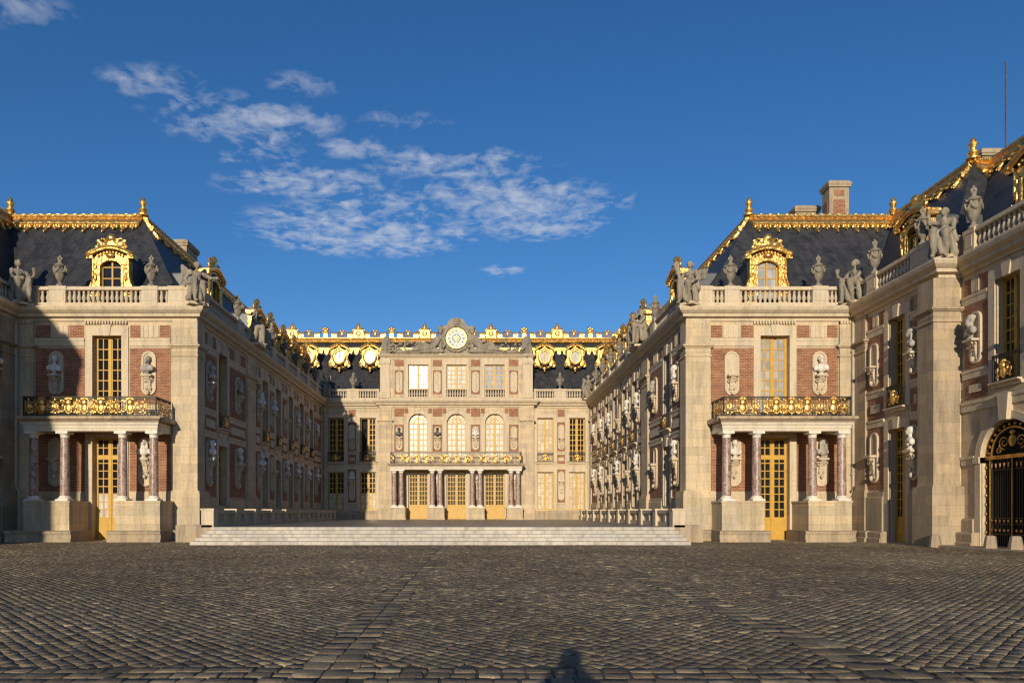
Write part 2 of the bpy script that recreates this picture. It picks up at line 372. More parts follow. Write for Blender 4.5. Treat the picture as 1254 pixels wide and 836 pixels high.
def window(T, cx, w, z0, z1, cols=4, rows=7, pane='glass', y=.34, mu=.052, arch=False, half=None, panel=0., transom=None, opened=None, name='window', extra=None):
    """two-leaf casement: frame + muntins (one mesh), pane as its own child. half = (z, material): lower part backed by a blind.
    panel = height of the solid lower panel; transom = z of a heavy bar; opened = +1/-1: that leaf swung inward."""
    x0, x1 = cx - w / 2, cx + w / 2
    mb = MB(); fb, ms, d = .08, .15, .06
    top = z1 - (w / 2 if arch else 0)
    xa, xb = (x0, x1) if not opened else ((x0, cx) if opened > 0 else (cx, x1))
    mb.box(x0, x0 + fb, y - .02, y + d, z0, top); mb.box(x1 - fb, x1, y - .02, y + d, z0, top)
    if not arch: mb.box(x0 + fb, x1 - fb, y - .02, y + d, z1 - fb * 1.2, z1)
    zb = z0
    if panel:
        mb.box(x0 + fb, x1 - fb, y - .01, y + d, z0, z0 + panel)
        for a, b in ((x0 + fb + .08, cx - .12), (cx + .12, x1 - fb - .08)):
            mb.box(a, b, y - .035, y, z0 + .15, z0 + panel - .12, .02)
        zb = z0 + panel
    else: mb.box(x0 + fb, x1 - fb, y - .02, y + d, z0, z0 + fb * 1.5); zb = z0 + fb * 1.5
    mb.box(cx - ms / 2, cx + ms / 2, y - .045, y + d - .01, z0 + .01, z1 - (0.05 if not arch else .05))
    if transom: mb.box(x0 + fb, x1 - fb, y - .03, y + d, transom - .11, transom + .11)
    zt = top if arch else z1 - fb * 1.2
    hb = cols // 2
    for half_i in (0, 1):
        a, b = (x0 + fb, cx - ms / 2) if half_i == 0 else (cx + ms / 2, x1 - fb)
        if opened and ((opened > 0) == (half_i == 1)): continue
        mb.box(a, a + .05, y - .012, y + d, zb, zt); mb.box(b - .05, b, y - .012, y + d, zb, zt)
        for k in range(1, hb):
            xm = a + (b - a) * k / hb; mb.box(xm - mu / 2, xm + mu / 2, y, y + d - .02, zb, zt)
        for k in range(1, rows):
            zm = zb + (zt - zb) * k / rows; mb.box(a + .05, b - .05, y + .004, y + d - .024, zm - mu / 2, zm + mu / 2)
    if arch:
        r = w / 2
        mb.ring(cx, top, r - fb, r, y - .02, y + d, 0, PI, 16); mb.ring(cx, top, r * .45, r * .45 + mu, y, y + d - .02, 0, PI, 12)
        mb.box(x0 + fb, x1 - fb, y - .025, y + d, top - .06, top + .06)
        for k in (1, 2, 3, 5, 6, 7):
            a = PI * k / 8; ca, sa = math.cos(a), math.sin(a); q = mu / 2
            mb.prism([(cx + r * .45 * ca - q * sa, top + r * .45 * sa + q * ca), (cx + r * .45 * ca + q * sa, top + r * .45 * sa - q * ca),
                      (cx + (r - .03) * ca + q * sa, top + (r - .03) * sa - q * ca), (cx + (r - .03) * ca - q * sa, top + (r - .03) * sa + q * ca)], y + .004, y + d - .024)
    o = mb.build(name, 'ochre', T)
    yp = y + .035
    def pn(nm, za, zb_, m, a=xa + .03, b=xb - .03):
        q = MB()
        if arch and zb_ > top:
            poly = [(a, za), (b, za)] + [(cx + (w / 2 - .03) * math.cos(t), top + (w / 2 - .03) * math.sin(t)) for t in [PI * k / 16 for k in range(17)]]
            q.prism(poly, yp, yp + .012)
        else: q.box(a, b, yp, yp + .012, za, zb_)
        q.build(nm, m, o)
    if half:
        pn('pane', half[0], z1 - .02, pane); pn('blind', max(z0 + .02, z0 + panel), half[0], half[1])
    else: pn('pane', max(z0 + .02, z0 + panel), z1 - .02, pane)
    if opened:
        q = MB().box(x0, x1, y + .55, y + .6, z0, z1); q.build('dark_interior', 'void', o)
        lf = MB(); xe = cx + .05 * opened if opened < 0 else x1 - .06
        xe = x1 - .05 if opened > 0 else x0 + .05
        for zz in [z0 + .1 + (z1 - z0 - .2) * k / rows for k in range(rows + 1)]: lf.box(xe - .03, xe + .03, y + .07, y + .5, zz - .025, zz + .025)
        for yy in (.08, .28, .48): lf.box(xe - .028, xe + .028, y + yy - .025, y + yy + .025, z0 + .08, z1 - .08)
        lf.build('open_leaf', 'ochre', o)
    return o

def surround(T, cx, w, z0, z1, jamb=.36, lint=.42, y=-.07, key=True, sill=False):
    mb = MB(); a, b = cx - w / 2, cx + w / 2
    mb.box(a - jamb, a, y, .03, z0, z1 + lint); mb.box(b, b + jamb, y, .03, z0, z1 + lint)
    mb.box(a, b, y, .03, z1, z1 + lint)
    if key: mb.add(*_key(cx, y - .06, .04, z1 - .02, z1 + lint + .1))
    if sill: mb.box(a - jamb - .05, b + jamb + .05, y - .07, .03, z0 - .16, z0 - .002)
    return mb.build('window_surround', 'trim', T)
def _key(cx, y0, y1, z0, z1, a=.17, b=.26):
    p = MB().prism([(cx - a, z0), (cx + a, z0), (cx + b, z1), (cx - b, z1)], y0, y1); return p.v, p.f

def panel(T, x0, x1, z0, z1, mat='brick', y=-.018, name='brick_panel', frame=0.):
    x0, x1 = min(x0, x1), max(x0, x1)
    o = MB().box(x0, x1, y, .05, z0, z1).build(name, mat, T)
    if frame:
        f = .09; mb = MB(); q = y - frame
        mb.box(x0 - f, x0, q, .05, z0 - f, z1 + f); mb.box(x1, x1 + f, q, .05, z0 - f, z1 + f); mb.box(x0, x1, q, .05, z0 - f, z0); mb.box(x0, x1, q, .05, z1, z1 + f)
        mb.build('panel_frame', 'trim', o)
    return o
def band(T, x0, x1, z0, z1, proj=.09, name='string_course', mat='trim'):
    x0, x1 = min(x0, x1), max(x0, x1)
    h = z1 - z0
    return MB().mould([(-.05, z0), (proj * .55, z0), (proj * .6, z0 + h * .55), (proj, z0 + h * .7), (proj, z1 - .01), (proj - .03, z1), (-.05, z1)], x0, x1).build(name, mat, T)
CORN = [(-.05, 12.17), (.09, 12.17), (.10, 12.30), (.17, 12.33), (.34, 12.36), (.36, 12.50), (.46, 12.56), (.58, 12.66), (.64, 12.80), (.64, 12.87), (-.05, 12.91)]
def cornice(T, x0, x1, m0=0, m1=0, prof=CORN, name='cornice', mat='trim', dz=0., y=0.):
    if x0 > x1: x0, x1, m0, m1 = x1, x0, m1, m0
    return MB(Matrix.Translation((0, y, dz))).mould(prof, x0, x1, m0, m1).build(name, mat, T)
def dentils(T, x0, x1, z=12.0, y=-.08, step=.16):
    mb = MB(); n = max(1, int(abs(x1 - x0) / step)); a = min(x0, x1)
    for k in range(n): mb.box(a + k * step, a + k * step + step * .55, y - .09, .02, z, z + .165)
    return mb.build('dentil_row', 'trim', T)
def pilaster(T, x0, x1, proj=.16, y1=.1, z0=0., basez=2.55, bw=.10, top=12.17, mat='ashlar'):
    x0, x1 = min(x0, x1), max(x0, x1); mb = MB(); p = proj
    mb.box(x0 - bw, x1 + bw, -p - bw, y1 + bw, z0, basez)
    mb.box(x0 - bw + .03, x1 + bw - .03, -p - bw + .03, y1 + bw - .03, basez, basez + .14, .0)
    mb.box(x0 - .03, x1 + .03, -p - .03, y1 + .03, basez + .14, basez + .3, .028)
    mb.box(x0, x1, -p, y1, basez + .3, 10.18)
    mb.box(x0 - .06, x1 + .06, -p - .06, y1 + .06, 10.18, 10.26); mb.box(x0, x1, -p + .001, y1, 10.26, 10.42); mb.box(x0 - .02, x1 + .02, -p - .02, y1 + .02, 10.42, 10.66)
    mb.box(x0 - .10, x1 + .10, -p - .10, y1 + .10, 10.66, 10.72); mb.box(x0 - .19, x1 + .19, -p - .19, y1 + .19, 10.72, 10.82)
    mb.box(x0 - .02, x1 + .02, -p - .02, y1 + .02, 10.82, 11.0); mb.box(x0 + .0, x1 - .0, -p + .0, y1, 11.0, top)
    return mb.build('pilaster', mat, T)
def frieze(T, spans, z0=11.27, z1=11.95):
    """spans of the frieze between string and cornice: ('b', x0, x1) brick, ('t', x0, x1) fluted stone tablet."""
    for k, a, b in spans:
        if k == 'b': panel(T, a, b, z0, z1)
        else:
            mb = MB(); a, b = min(a, b), max(a, b); n = 4; w = (b - a) / (n * 2 - 1)
            mb.box(a, b, -.03, .04, z0 - .02, z1 + .02)
            for i in range(n): mb.box(a + 2 * i * w + .01, a + (2 * i + 1) * w - .01, -.06, -.01, z0 + .02, z1 - .02)
            mb.build('frieze_tablet', 'trim', T)
NICHES = []
def niche(T, cx, z0, z1, console=None, hw=.36, y=0.):
    """raised rounded stone tablet with a sunk field; console = (z_bottom, z_top)."""
    mb = MB(); r = hw; n = 10
    def out(rr):
        return [(cx + rr * math.cos(a), z1 - hw + rr * math.sin(a)) for a in [PI * k / n for k in range(n + 1)]] + [(cx + rr * math.cos(a), z0 + hw + rr * math.sin(a)) for a in [PI + PI * k / n for k in range(n + 1)]]
    o, i = out(hw), out(hw - .11); m = len(o)
    mb.add([(p, y - .10, q) for p, q in o] + [(p, y - .10, q) for p, q in i] + [(p, y + .03, q) for p, q in o] + [(p, y - .055, q) for p, q in i],
           [(k, (k + 1) % m, (k + 1) % m + m, k + m) for k in range(m)] + [(k, (k + 1) % m, (k + 1) % m + 2 * m, k + 2 * m) for k in range(m)] +
           [(k + m, (k + 1) % m + m, (k + 1) % m + 3 * m, k + 3 * m) for k in range(m)] + [tuple(range(3 * m, 4 * m))])
    pl = mb.build('niche_tablet', 'trim', T)
    if console:
        a, b = console; h = b - a; c = MB()
        prof = [(.02, a), (.09, a), (.13, a + .07 * h), (.10, a + .16 * h), (.12, a + .3 * h), (.19, a + .45 * h), (.17, a + .55 * h), (.26, a + .72 * h), (.36, a + .84 * h), (.36, a + .90 * h), (.02, a + .90 * h)]
        for k in range(len(prof)): pass
        c.mould([(w - y, z) for w, z in prof], cx - .14, cx + .14)
        c.box(cx - .30, cx + .30, y - .44, y - .05, a + .90 * h, b)
        for sx in (-1, 1):
            c.spiral(cx + sx * .16, a + .72 * h, y - .24, .13, .03, 0, 1.3 * sx, .035); c.spiral(cx + sx * .1, a + .25 * h, y - .16, .08, .02, 1.5, -1.2 * sx, .03)
        c.ell((cx, y - .2, a + .04 * h), (.09, .09, .13), 8, 5)
        c.build('console', 'trim', pl, 35)
    return pl

# balusters ----------------------------------------------------------------
BAL = [(.10, 0), (.10, .05), (.065, .08), (.06, .12), (.105, .22), (.112, .30), (.085, .42), (.06, .52), (.055, .56), (.085, .585), (.085, .61), (.06, .63), (.06, .66), (.10, .69), (.10, .70)]
def _bal():
    me = MB().lathe(BAL, seg=8).mesh('baluster', 'trim', 50)
    o = bpy.data.objects.new('baluster', me); return o
BALUSTER = _bal()
def balustrade(T, segs, y=-.05, z=12.9, name='balustrade', h=.70, zs=1., every=.27, thick=.30):
    """segs: ('p', x0, x1) pedestal or ('b', x0, x1) run of balusters."""
    mb = MB(); a = min(min(s[1], s[2]) for s in segs); b = max(max(s[1], s[2]) for s in segs); t = thick / 2
    zb = z + .26; zt = zb + h * zs
    mb.box(a, b, y - t - .03, y + t + .03, z, zb); mb.box(a - .02, b + .02, y - t - .04, y + t + .04, zt, zt + .08); mb.box(a, b, y - t, y + t, zt + .08, zt + .2)
    for k, p, q in segs:
        p, q = min(p, q), max(p, q)
        if k == 'p':
            mb.box(p, q, y - t - .055, y + t + .055, z + .003, zt - .003)
            mb.box(p - .03, q + .03, y - t - .075, y + t + .075, zt + .01, zt + .215)
            if q - p > .5: mb.box(p + .12, q - .12, y - t - .075, y, zb + .1, zt - .1)
    o = mb.build(name, 'trim', T)
    for k, p, q in segs:
        if k != 'b': continue
        p, q = min(p, q), max(p, q); n = max(1, round((q - p) / every))
        for i in range(n):
            copy_to(BALUSTER, o, (p + (q - p) * (i + .5) / n, y, zb), 0, (1, 1, h * zs / .70))
    return o

# roofs -----------------------------------------------------------------------
def roof(T, lo, hi, name='roof'):
    """closed mansard body in world coordinates: lo, hi = loops of (x, y) at zlo / zhi."""
    (zl, bl), (zh, bh) = lo, hi; n = len(bl); Mi = inv(T)
    mb = MB(Mi)
    mb.add([(x, y, zl) for x, y in bl] + [(x, y, zh) for x, y in bh], [tuple(range(n)), tuple(range(n, 2 * n))] + [(k, (k + 1) % n, (k + 1) % n + n, k + n) for k in range(n)])
    return mb.build(name, 'slate', T)
def ridge(T, p0, p1, down, parent=None):
    """gilded lead ridge along a mansard's upper edge with a hanging scalloped fringe. World points; down = down-slope direction."""
    p0, p1, dn = Vector(p0), Vector(p1), Vector(down).normalized()
    ex = (p1 - p0); Ln = ex.length; ex.normalize(); ez = -dn; ey = ez.cross(ex).normalized(); 
    M = Matrix((ex, ey, ez)).transposed().to_4x4(); M.translation = p0
    mb = MB(inv(T) @ M)
    mb.tube([(i * Ln / 60, 0, .05 + .02 * math.sin(i * 9.)) for i in range(61)], .19, 8)
    for k in range(int(Ln / .55)): mb.ell((.27 + k * .55, -.05, .13), (.24, .15, .12), 7, 4)
    mb.box(0, Ln, -.12, .1, -.80, -.06); mb.box(0, Ln, -.19, .1, -.22, -.12); mb.tube([(0, -.14, -.84), (Ln, -.14, -.84)], .085, 8); mb.box(0, Ln, -.15, .1, -.36, -.31)
    o1 = mb.build('gilded_ridge', 'gold', parent or T, 40)
    fb = MB(inv(T) @ M); fb.M = inv(T) @ M @ Matrix.Translation((0, 0, -.62)) @ Matrix.Diagonal((1, 1, 1.25, 1)) @ Matrix.Translation((0, 0, .41)); n = max(2, round(Ln / .62)); u = Ln / n
    for k in range(n):
        c = (k + .5) * u; big = k % 2 == 0; d = .52 if big else .30
        fb.prism([(c - u * .5, -.58), (c + u * .5, -.58), (c + u * .46, -.70), (c + u * .25, -.74), (c + .10, -.60 - d * .75), (c, -.62 - d), (c - .10, -.60 - d * .75), (c - u * .25, -.74), (c - u * .46, -.70)], -.10, .04)
        fb.ell((c, -.12, -.68), (.09, .06, .09), 6, 4); fb.ell((c, -.10, -.62 - d), (.07, .06, .08), 6, 4)
        fb.ell((c, -.12, -.40), (.20, .04, .10), 7, 4)
        fb.spiral(c - .16, -.78, -.10, .10, .03, 0, 1.2, .028, 9, 4); fb.spiral(c + .16, -.78, -.10, .10, .03, PI, -1.2, .028, 9, 4)
    fb.build('gilded_fringe', 'gold', o1, 40); return o1
FIN = [(.36, 0), (.36, .08), (.22, .13), (.17, .18), (.26, .28), (.29, .38), (.2, .46), (.13, .5), (.16, .64), (.25, .78), (.26, .83), (.16, .9), (.10, .94), (.15, 1.0), (.12, 1.07), (.05, 1.16), (.02, 1.2)]
def finial(T, x, y, z, parent=None):
    p = inv(T) @ Vector((x, y, z))
    return MB().lathe(FIN, p.x, p.y, p.z, 12, .95, .95).build('gilded_finial', 'gold', parent or T, 40)
def chimney(T, x0, x1, y0, y1, z0, z1, bricks=True):
    M = inv(T); c = MB(M)
    c.box(x0, x1, y0, y1, z0, z1 - .45); c.box(x0 - .1, x1 + .1, y0 - .1, y1 + .1, z1 - .45, z1 - .3); c.box(x0 - .14, x1 + .14, y0 - .14, y1 + .14, z1 - .3, z1 - .12); c.box(x0 - .05, x1 + .05, y0 - .05, y1 + .05, z1 - .12, z1)
    o = c.build('chimney', 'darkashlar', T)
    if bricks:
        b = MB(M); w = (x1 - x0)
        b.box(x0 + w * .2, x1 - w * .2, y0 - .03, y0 + .1, z0, z1 - 1.3); b.box(x0 + w * .25, x1 - w * .25, y0 - .03, y0 + .1, z1 - 1.05, z1 - .62)
        d = y1 - y0
        b.box(x0 - .03, x0 + .1, y0 + d * .22, y1 - d * .22, z0, z1 - 1.3)
        b.build('brick_field', 'brick', o)
    return o

def crest_shapes(s=1.):
    S = lambda *a: tuple(x * s for x in a)
    sh = [('e', S(0, 0, .30), S(.24, .14, .26)), ('e', S(0, -.03, .56), S(.22, .18, .17)), ('e', S(.02, 0, .70), S(.16, .10, .10)), ('e', S(0, 0, .12), S(.42, .13, .14))]
    for q in (-1, 1):
        sh += [('c', S(q * .15, 0, .25), S(q * .66, -.02, .40), .11 * s, .07 * s), ('c', S(q * .3, 0, .15), S(q * .68, -.03, .12), .12 * s, .08 * s),
               ('e', S(q * .70, -.03, .17), S(.10, .1, .11)), ('c', S(q * .12, 0, .45), S(q * .46, 0, .58), .08 * s, .05 * s), ('e', S(q * .60, -.03, .46), S(.14, .08, .08))]
    return sh
CREST = sculpt('crest', crest_shapes(), .045, 'gold', .02)
def dormer(T, cx, y, z0=12.95, s=1., pane='curtain', mat='gold', depth=2.6):
    """gilded dormer: flared jambs, segmental hood with ears, crest; slate-grey cheeks run back into the roof."""
    mb = MB(Matrix.Translation((cx, y, z0)) @ Matrix.Scale(s, 4)); Y0, Y1 = -.12, .30
    sp, w = 2.0, .62
    for q in (-1, 1):
        P = [(w, 0), (1.32, 0), (1.30, .55), (1.16, .95), (1.05, 1.3), (1.04, sp + .35), (w, sp + .35)]
        mb.prism([(q * a, b) for a, b in P], Y0, Y1)
        mb.box(q * (w), q * (w + .13), Y0 - .08, Y0 + .05, .05, sp); mb.box(q * (w + .20), q * (w + .34), Y0 - .05, Y0 + .05, .9, sp + .2)
        mb.spiral(q * 1.08, .42, Y0 - .02, .26, .05, 0 if q > 0 else PI, 1.6 * q, .075, 16, 6)
        mb.box(q * 1.0, q * 1.36, Y0 - .16, Y1, sp + .32, sp + .50); mb.ell((q * .88, Y0 - .05, 1.25), (.08, .09, .30), 8, 5)
        mb.ell((q * .9, Y0 - .05, 1.85), (.1, .08, .16), 8, 5)
    mb.ring(0, sp - .16, w, w + .2, Y0 - .08, Y0 + .1, .25, PI - .25, 12, .62)
    mb.prism([(-1.04, sp + .34), (-w, sp + .12)] + [(w * math.cos(a), sp - .1 + w * .55 * math.sin(a)) for a in [PI - PI * k / 10 for k in range(11)]] + [(w, sp + .12), (1.04, sp + .34), (.7, sp + .62), (0, sp + .76), (-.7, sp + .62)], Y0 + .005, Y1 - .005)
    arc = [(-1.3 + 2.6 * k / 14, sp + .46 + .42 * math.sin(PI * k / 14)) for k in range(15)]
    for k in range(14):
        (a, b), (c, d) = arc[k], arc[k + 1]; mb.prism([(a, b), (c, d), (c, d + .17), (a, b + .17)], Y0 - .22, Y1 + .1)
    mb.tube([(a, Y0 - .22, b + .13) for a, b in arc], .075, 7); mb.tube([(a * .95, Y0 - .14, b + .01) for a, b in arc], .05, 6)
    for q in (-1, 1): mb.spiral(q * 1.22, sp + .56, Y0 - .2, .15, .04, -PI / 2, 1.2 * q, .06, 12, 6); mb.tube([(q * a, Y0 - .02, b) for a, b in [(1.28, 0), (1.27, .55), (1.13, .95), (1.03, 1.3), (1.02, sp + .3)]], .07, 7)
    for k in range(9): mb.ell((-.72 + .18 * k, Y0 - .06, sp + .47 + .24 * math.sin(PI * (k + .5) / 9)), (.08, .09, .09), 6, 4)
    mb.ell((0, Y0 - .1, sp + .5), (.26, .14, .17), 8, 6)
    for q in (-1, 1): mb.box(q * w, q * 1.3, Y0 + .01, Y1, -.9, 0)
    o = mb.build('dormer', mat, T, 40)
    k = MB(Matrix.Translation((cx, y, z0)) @ Matrix.Scale(s, 4))
    k.prism([(-1.0, -.9), (1.0, -.9), (1.0, sp + .4), (.6, sp + .62), (0, sp + .72), (-.6, sp + .62), (-1.0, sp + .4)], .31, depth / s); k.build('cheeks', 'lead', o)
    f = MB(Matrix.Translation((cx, y, z0)) @ Matrix.Scale(s, 4))
    f.box(-w - .02, -w + .07, .05, .14, 0, sp); f.box(w - .07, w + .02, .05, .14, 0, sp); f.box(-.05, .05, .03, .14, 0, sp + .3)
    f.ring(0, sp - .1, w - .06, w + .04, .05, .14, 0, PI, 10, .55)
    for zz in (.6, 1.25, 1.9): f.box(-w + .07, w - .07, .06, .13, zz - .03, zz + .03)
    f.build('window_frame', 'ochre', o)
    g = MB(Matrix.Translation((cx, y, z0)) @ Matrix.Scale(s, 4)); g.prism([(-w, 0), (w, 0)] + [(w * math.cos(a), sp - .1 + w * .55 * math.sin(a)) for a in [PI * k / 10 for k in range(11)]], .1, .12)
    g.build('pane', pane, o)
    c = link('crest', CREST, o, (cx, y - .05, z0 + s * (sp + .82))); c.scale = (s * 1.25, s * 1.2, s * 1.3)
    return o

# ironwork -----------------------------------------------------------------
def mask_mesh():
    mb = MB(); y = 0
    mb.ell((0, y - .05, .50), (.13, .11, .15), 10, 7); mb.ell((0, y - .03, .27), (.15, .09, .2), 10, 7); mb.prism([(-.17, .36), (.17, .36), (.13, .12), (0, .02), (-.13, .12)], y - .05, y + .02)
    for k in range(-2, 3): mb.ell((k * .055, y - .02, .69 - abs(k) * .012), (.028, .03, .06), 6, 4)
    mb.box(-.15, .15, y - .05, y + .02, .62, .66)
    for q in (-1, 1):
        mb.spiral(q * .30, .24, y, .15, .03, PI / 2, 1.5 * q, .028, 16, 5); mb.spiral(q * .28, .52, y, .11, .03, -PI / 2, -1.3 * q, .024, 14, 5)
        mb.ell((q * .46, y - .02, .34), (.05, .03, .08), 7, 5); mb.ell((q * .42, y - .02, .10), (.07, .03, .05), 7, 5); mb.ell((q * .24, y - .03, .38), (.05, .04, .05), 7, 5)
    return mb.mesh('gilded_mask', 'gold', 50)
MASK = mask_mesh()
def scroll_mesh():
    mb = MB()
    for q in (-1, 1):
        mb.spiral(q * .10, .20, 0, .09, .02, PI / 2, 1.4 * q, .02, 14, 5); mb.spiral(q * .10, .46, 0, .08, .02, -PI / 2, -1.4 * q, .02, 14, 5)
        mb.ell((q * .14, -.01, .33), (.035, .03, .05), 6, 4)
    mb.ell((0, -.02, .33), (.05, .04, .12), 8, 5); mb.ell((0, -.02, .60), (.04, .03, .06), 8, 5); mb.ell((0, -.02, .06), (.07, .03, .05), 8, 5)
    return mb.mesh('gilded_scroll', 'gold', 50)
SCROLL = scroll_mesh()
def rail(mb, x0, x1, y, z0, h, step=.145):
    mb.box(x0, x1, y - .025, y + .025, z0 + h - .05, z0 + h); mb.box(x0, x1, y - .02, y + .02, z0 + .04, z0 + .075); mb.box(x0, x1, y - .015, y + .015, z0 + h - .16, z0 + h - .135)
    mb.box(x0, x1, y - .015, y + .015, z0 + .15, z0 + .17)
    n = max(1, int((x1 - x0) / step))
    for k in range(n + 1):
        x = x0 + (x1 - x0) * k / n; mb.box(x - .011, x + .011, y - .011, y + .011, z0, z0 + h - .04)
        if k < n: mb.ring(x + (x1 - x0) / n / 2, z0 + h - .095, .022, .04, y - .01, y + .01, 0, 2 * PI, 8)
def balcony(T, x0, x1, yf, y0, z, h, masks, scrolls, sides=True):
    mb = MB(); rail(mb, x0, x1, yf, z, h)
    for x in [x0, x1] + [x0 + (x1 - x0) * k for k in (.27, .5, .73)][:0]: mb.box(x - .03, x + .03, yf - .03, yf + .03, z, z + h + .02)
    if sides:
        for x in (x0, x1):
            sb = MB(Matrix.Translation((x, 0, 0)) @ Matrix.Rotation(R(90), 4, 'Z')); rail(sb, yf, y0, 0, z, h); mb.v_off = 0
            mb.add(sb.v, sb.f)
    o = mb.build('balcony_railing', 'iron', T)
    k = h / .80
    for x in masks:
        m = link('gilded_mask', MASK, o, (x, yf - .03, z + .05 * k)); m.scale = (k, 1, k)
    for x in scrolls:
        m = link('gilded_scroll', SCROLL, o, (x, yf - .02, z + .07 * k)); m.scale = (k, 1, k)
    if sides:
        for x in (x0, x1):
            for t in (.3, .72):
                m = link('gilded_scroll', SCROLL, o, (x + (-.02 if x == x0 else .02), yf + (y0 - yf) * t, z + .07 * k), R(-90) if x == x0 else R(90)); m.scale = (k * 1.3, 1, k)
    return o
def guard(T, cx, w, z, h=.95, y=-.16):
    """small window balcony: sill, iron panel, gilded mask"""
    MB().mould([(-.03, z - .22), (.10, z - .22), (.14, z - .1), (.28, z - .06), (.28, z), (-.03, z)], cx - w / 2 - .12, cx + w / 2 + .12).build('sill', 'trim', T)
    mb = MB(); rail(mb, cx - w / 2, cx + w / 2, y, z, h, .12)
    o = mb.build('window_guard', 'iron', T)
    m = link('gilded_mask', MASK, o, (cx, y - .03, z + .08)); m.scale = (.85, 1, h / 1.05)
    return o
def column(T, x, y, z0, z1, r=.235):
    mb = MB(); h = z1 - z0 - .62
    n = 8
    mb.lathe([(r * (1.0 - .13 * (i / n) ** 1.8), z0 + .26 + h * i / n) for i in range(n + 1)], x, y, 0, 20)
    o = mb.build('column', 'redmarble', T, 50)
    b = MB(); b.box(x - r * 1.42, x + r * 1.42, y - r * 1.42, y + r * 1.42, z0, z0 + .09)
    b.lathe([(r * 1.38, .09), (r * 1.42, .13), (r * 1.36, .17), (r * 1.12, .19), (r * 1.15, .225), (r * 1.05, .262)], x, y, z0, 20); b.build('column_base', 'bust', o, 50)
    c = MB(); t = z1 - .36; c.lathe([(r * .88, 0), (r * 1.0, .03), (r * .9, .06), (r * .9, .14), (r * 1.2, .23)], x, y, t, 20); c.box(x - r * 1.35, x + r * 1.35, y - r * 1.35, y + r * 1.35, t + .23, t + .36)
    c.build('capital', 'bust', o, 50); return o

# sculpture ------------------------------------------------------------------
def bust_shapes(v):
    sh = [('e', (0, 0, .80), (.125, .15, .175)), ('c', (0, .02, .48), (0, 0, .72), .095, .08), ('e', (0, 0, .36), (.30, .17, .19)), ('e', (0, -.04, .26), (.20, .13, .16)),
          ('e', (0, -.155, .785), (.025, .04, .045)), ('e', (-.13, 0, .79), (.025, .04, .05)), ('e', (.13, 0, .79), (.025, .04, .05)), ('e', (0, -.12, .70), (.06, .05, .04)),
          ('e', (-.27, 0, .33), (.10, .13, .15)), ('e', (.27, 0, .33), (.10, .13, .15))]
    if v == 0: sh += [('e', (0, .03, .90), (.14, .16, .11)), ('e', (0, .12, .82), (.12, .1, .14)), ('c', (-.26, -.05, .42), (.22, -.14, .2), .06, .05)]
    if v == 1: sh += [('e', (0, .02, .93), (.10, .13, .07)), ('e', (0, -.13, .64), (.09, .06, .10)), ('c', (.25, -.05, .44), (-.1, -.16, .18), .06, .06), ('e', (0, .1, .88), (.13, .1, .1))]
    if v == 2: sh += [('e', (0, .13, .86), (.1, .12, .12)), ('e', (0, .0, .94), (.13, .14, .08)), ('c', (-.12, .02, .82), (-.17, -.02, .52), .06, .04), ('c', (.12, .02, .82), (.17, -.02, .52), .06, .04), ('c', (-.28, -.02, .4), (.28, -.06, .3), .07, .07)]
    return sh
BUSTM = {}
def bust(label, p, rz, v, mat, turn=0., group=None, s=1.):
    k = (v, mat)
    if k not in BUSTM:
        b = sculpt('bust', bust_shapes(v), .028, mat, .012, v)
        so = MB().lathe([(.17, 0), (.17, .04), (.12, .07), (.085, .11), (.10, .16), (.12, .19)], seg=12).mesh('socle', mat, 50); BUSTM[k] = (b, so)
    b, so = BUSTM[k]
    o = link('bust', b, None, p, rz + turn); o.scale = (s, s, s); tag(o, label, 'bust', group); link('socle', so, o); return o

URNP = [(.26, 0), (.26, .1), (.17, .13), (.12, .2), (.10, .28), (.16, .34), (.26, .48), (.33, .72), (.36, .92), (.35, 1.0), (.25, 1.06), (.22, 1.12), (.33, 1.18), (.34, 1.24), (.24, 1.30), (.14, 1.36), (.10, 1.42), (.15, 1.48), (.10, 1.54)]
def urn_meshes():
    b = MB().lathe(URNP, seg=16)
    for k in range(5):
        a = 2 * PI * k / 5; a2 = 2 * PI * (k + .5) / 5
        b.ell((.36 * math.cos(a), .36 * math.sin(a), 1.02), (.09, .09, .11), 7, 5)
        b.tube([(.37 * math.cos(a + (a2 * 2 - 2 * a) * t), .37 * math.sin(a + (a2 * 2 - 2 * a) * t), 1.0 - .22 * math.sin(PI * t)) for t in [i / 8 for i in range(9)]], .06, 6)
    for q in (-1, 1): b.tube([(q * .30, 0, 1.16), (q * .44, 0, 1.18), (q * .48, 0, 1.02), (q * .40, 0, .84), (q * .33, 0, .76)], .045, 6)
    body = b.mesh('urn', 'statue', 45)
    f = MB(); f.ell((0, 0, 1.62), (.10, .10, .16), 8, 6)
    for k in range(4):
        a = PI / 2 * k; f.ell((.11 * math.cos(a), .11 * math.sin(a), 1.62), (.075, .075, .09), 7, 5)
    f.ell((0, 0, 1.76), (.05, .05, .08), 7, 5)
    return body, f.mesh('flame_knob', 'statue', 50)
URN = urn_meshes()
def urn(label, p, rz=0, group=None, s=1.):
    o = link('stone_urn', URN[0], None, p, rz); o.scale = (s * .78, s * .78, s * .95); tag(o, label, 'urn', group)
    link('flame_knob', URN[1], o); return o

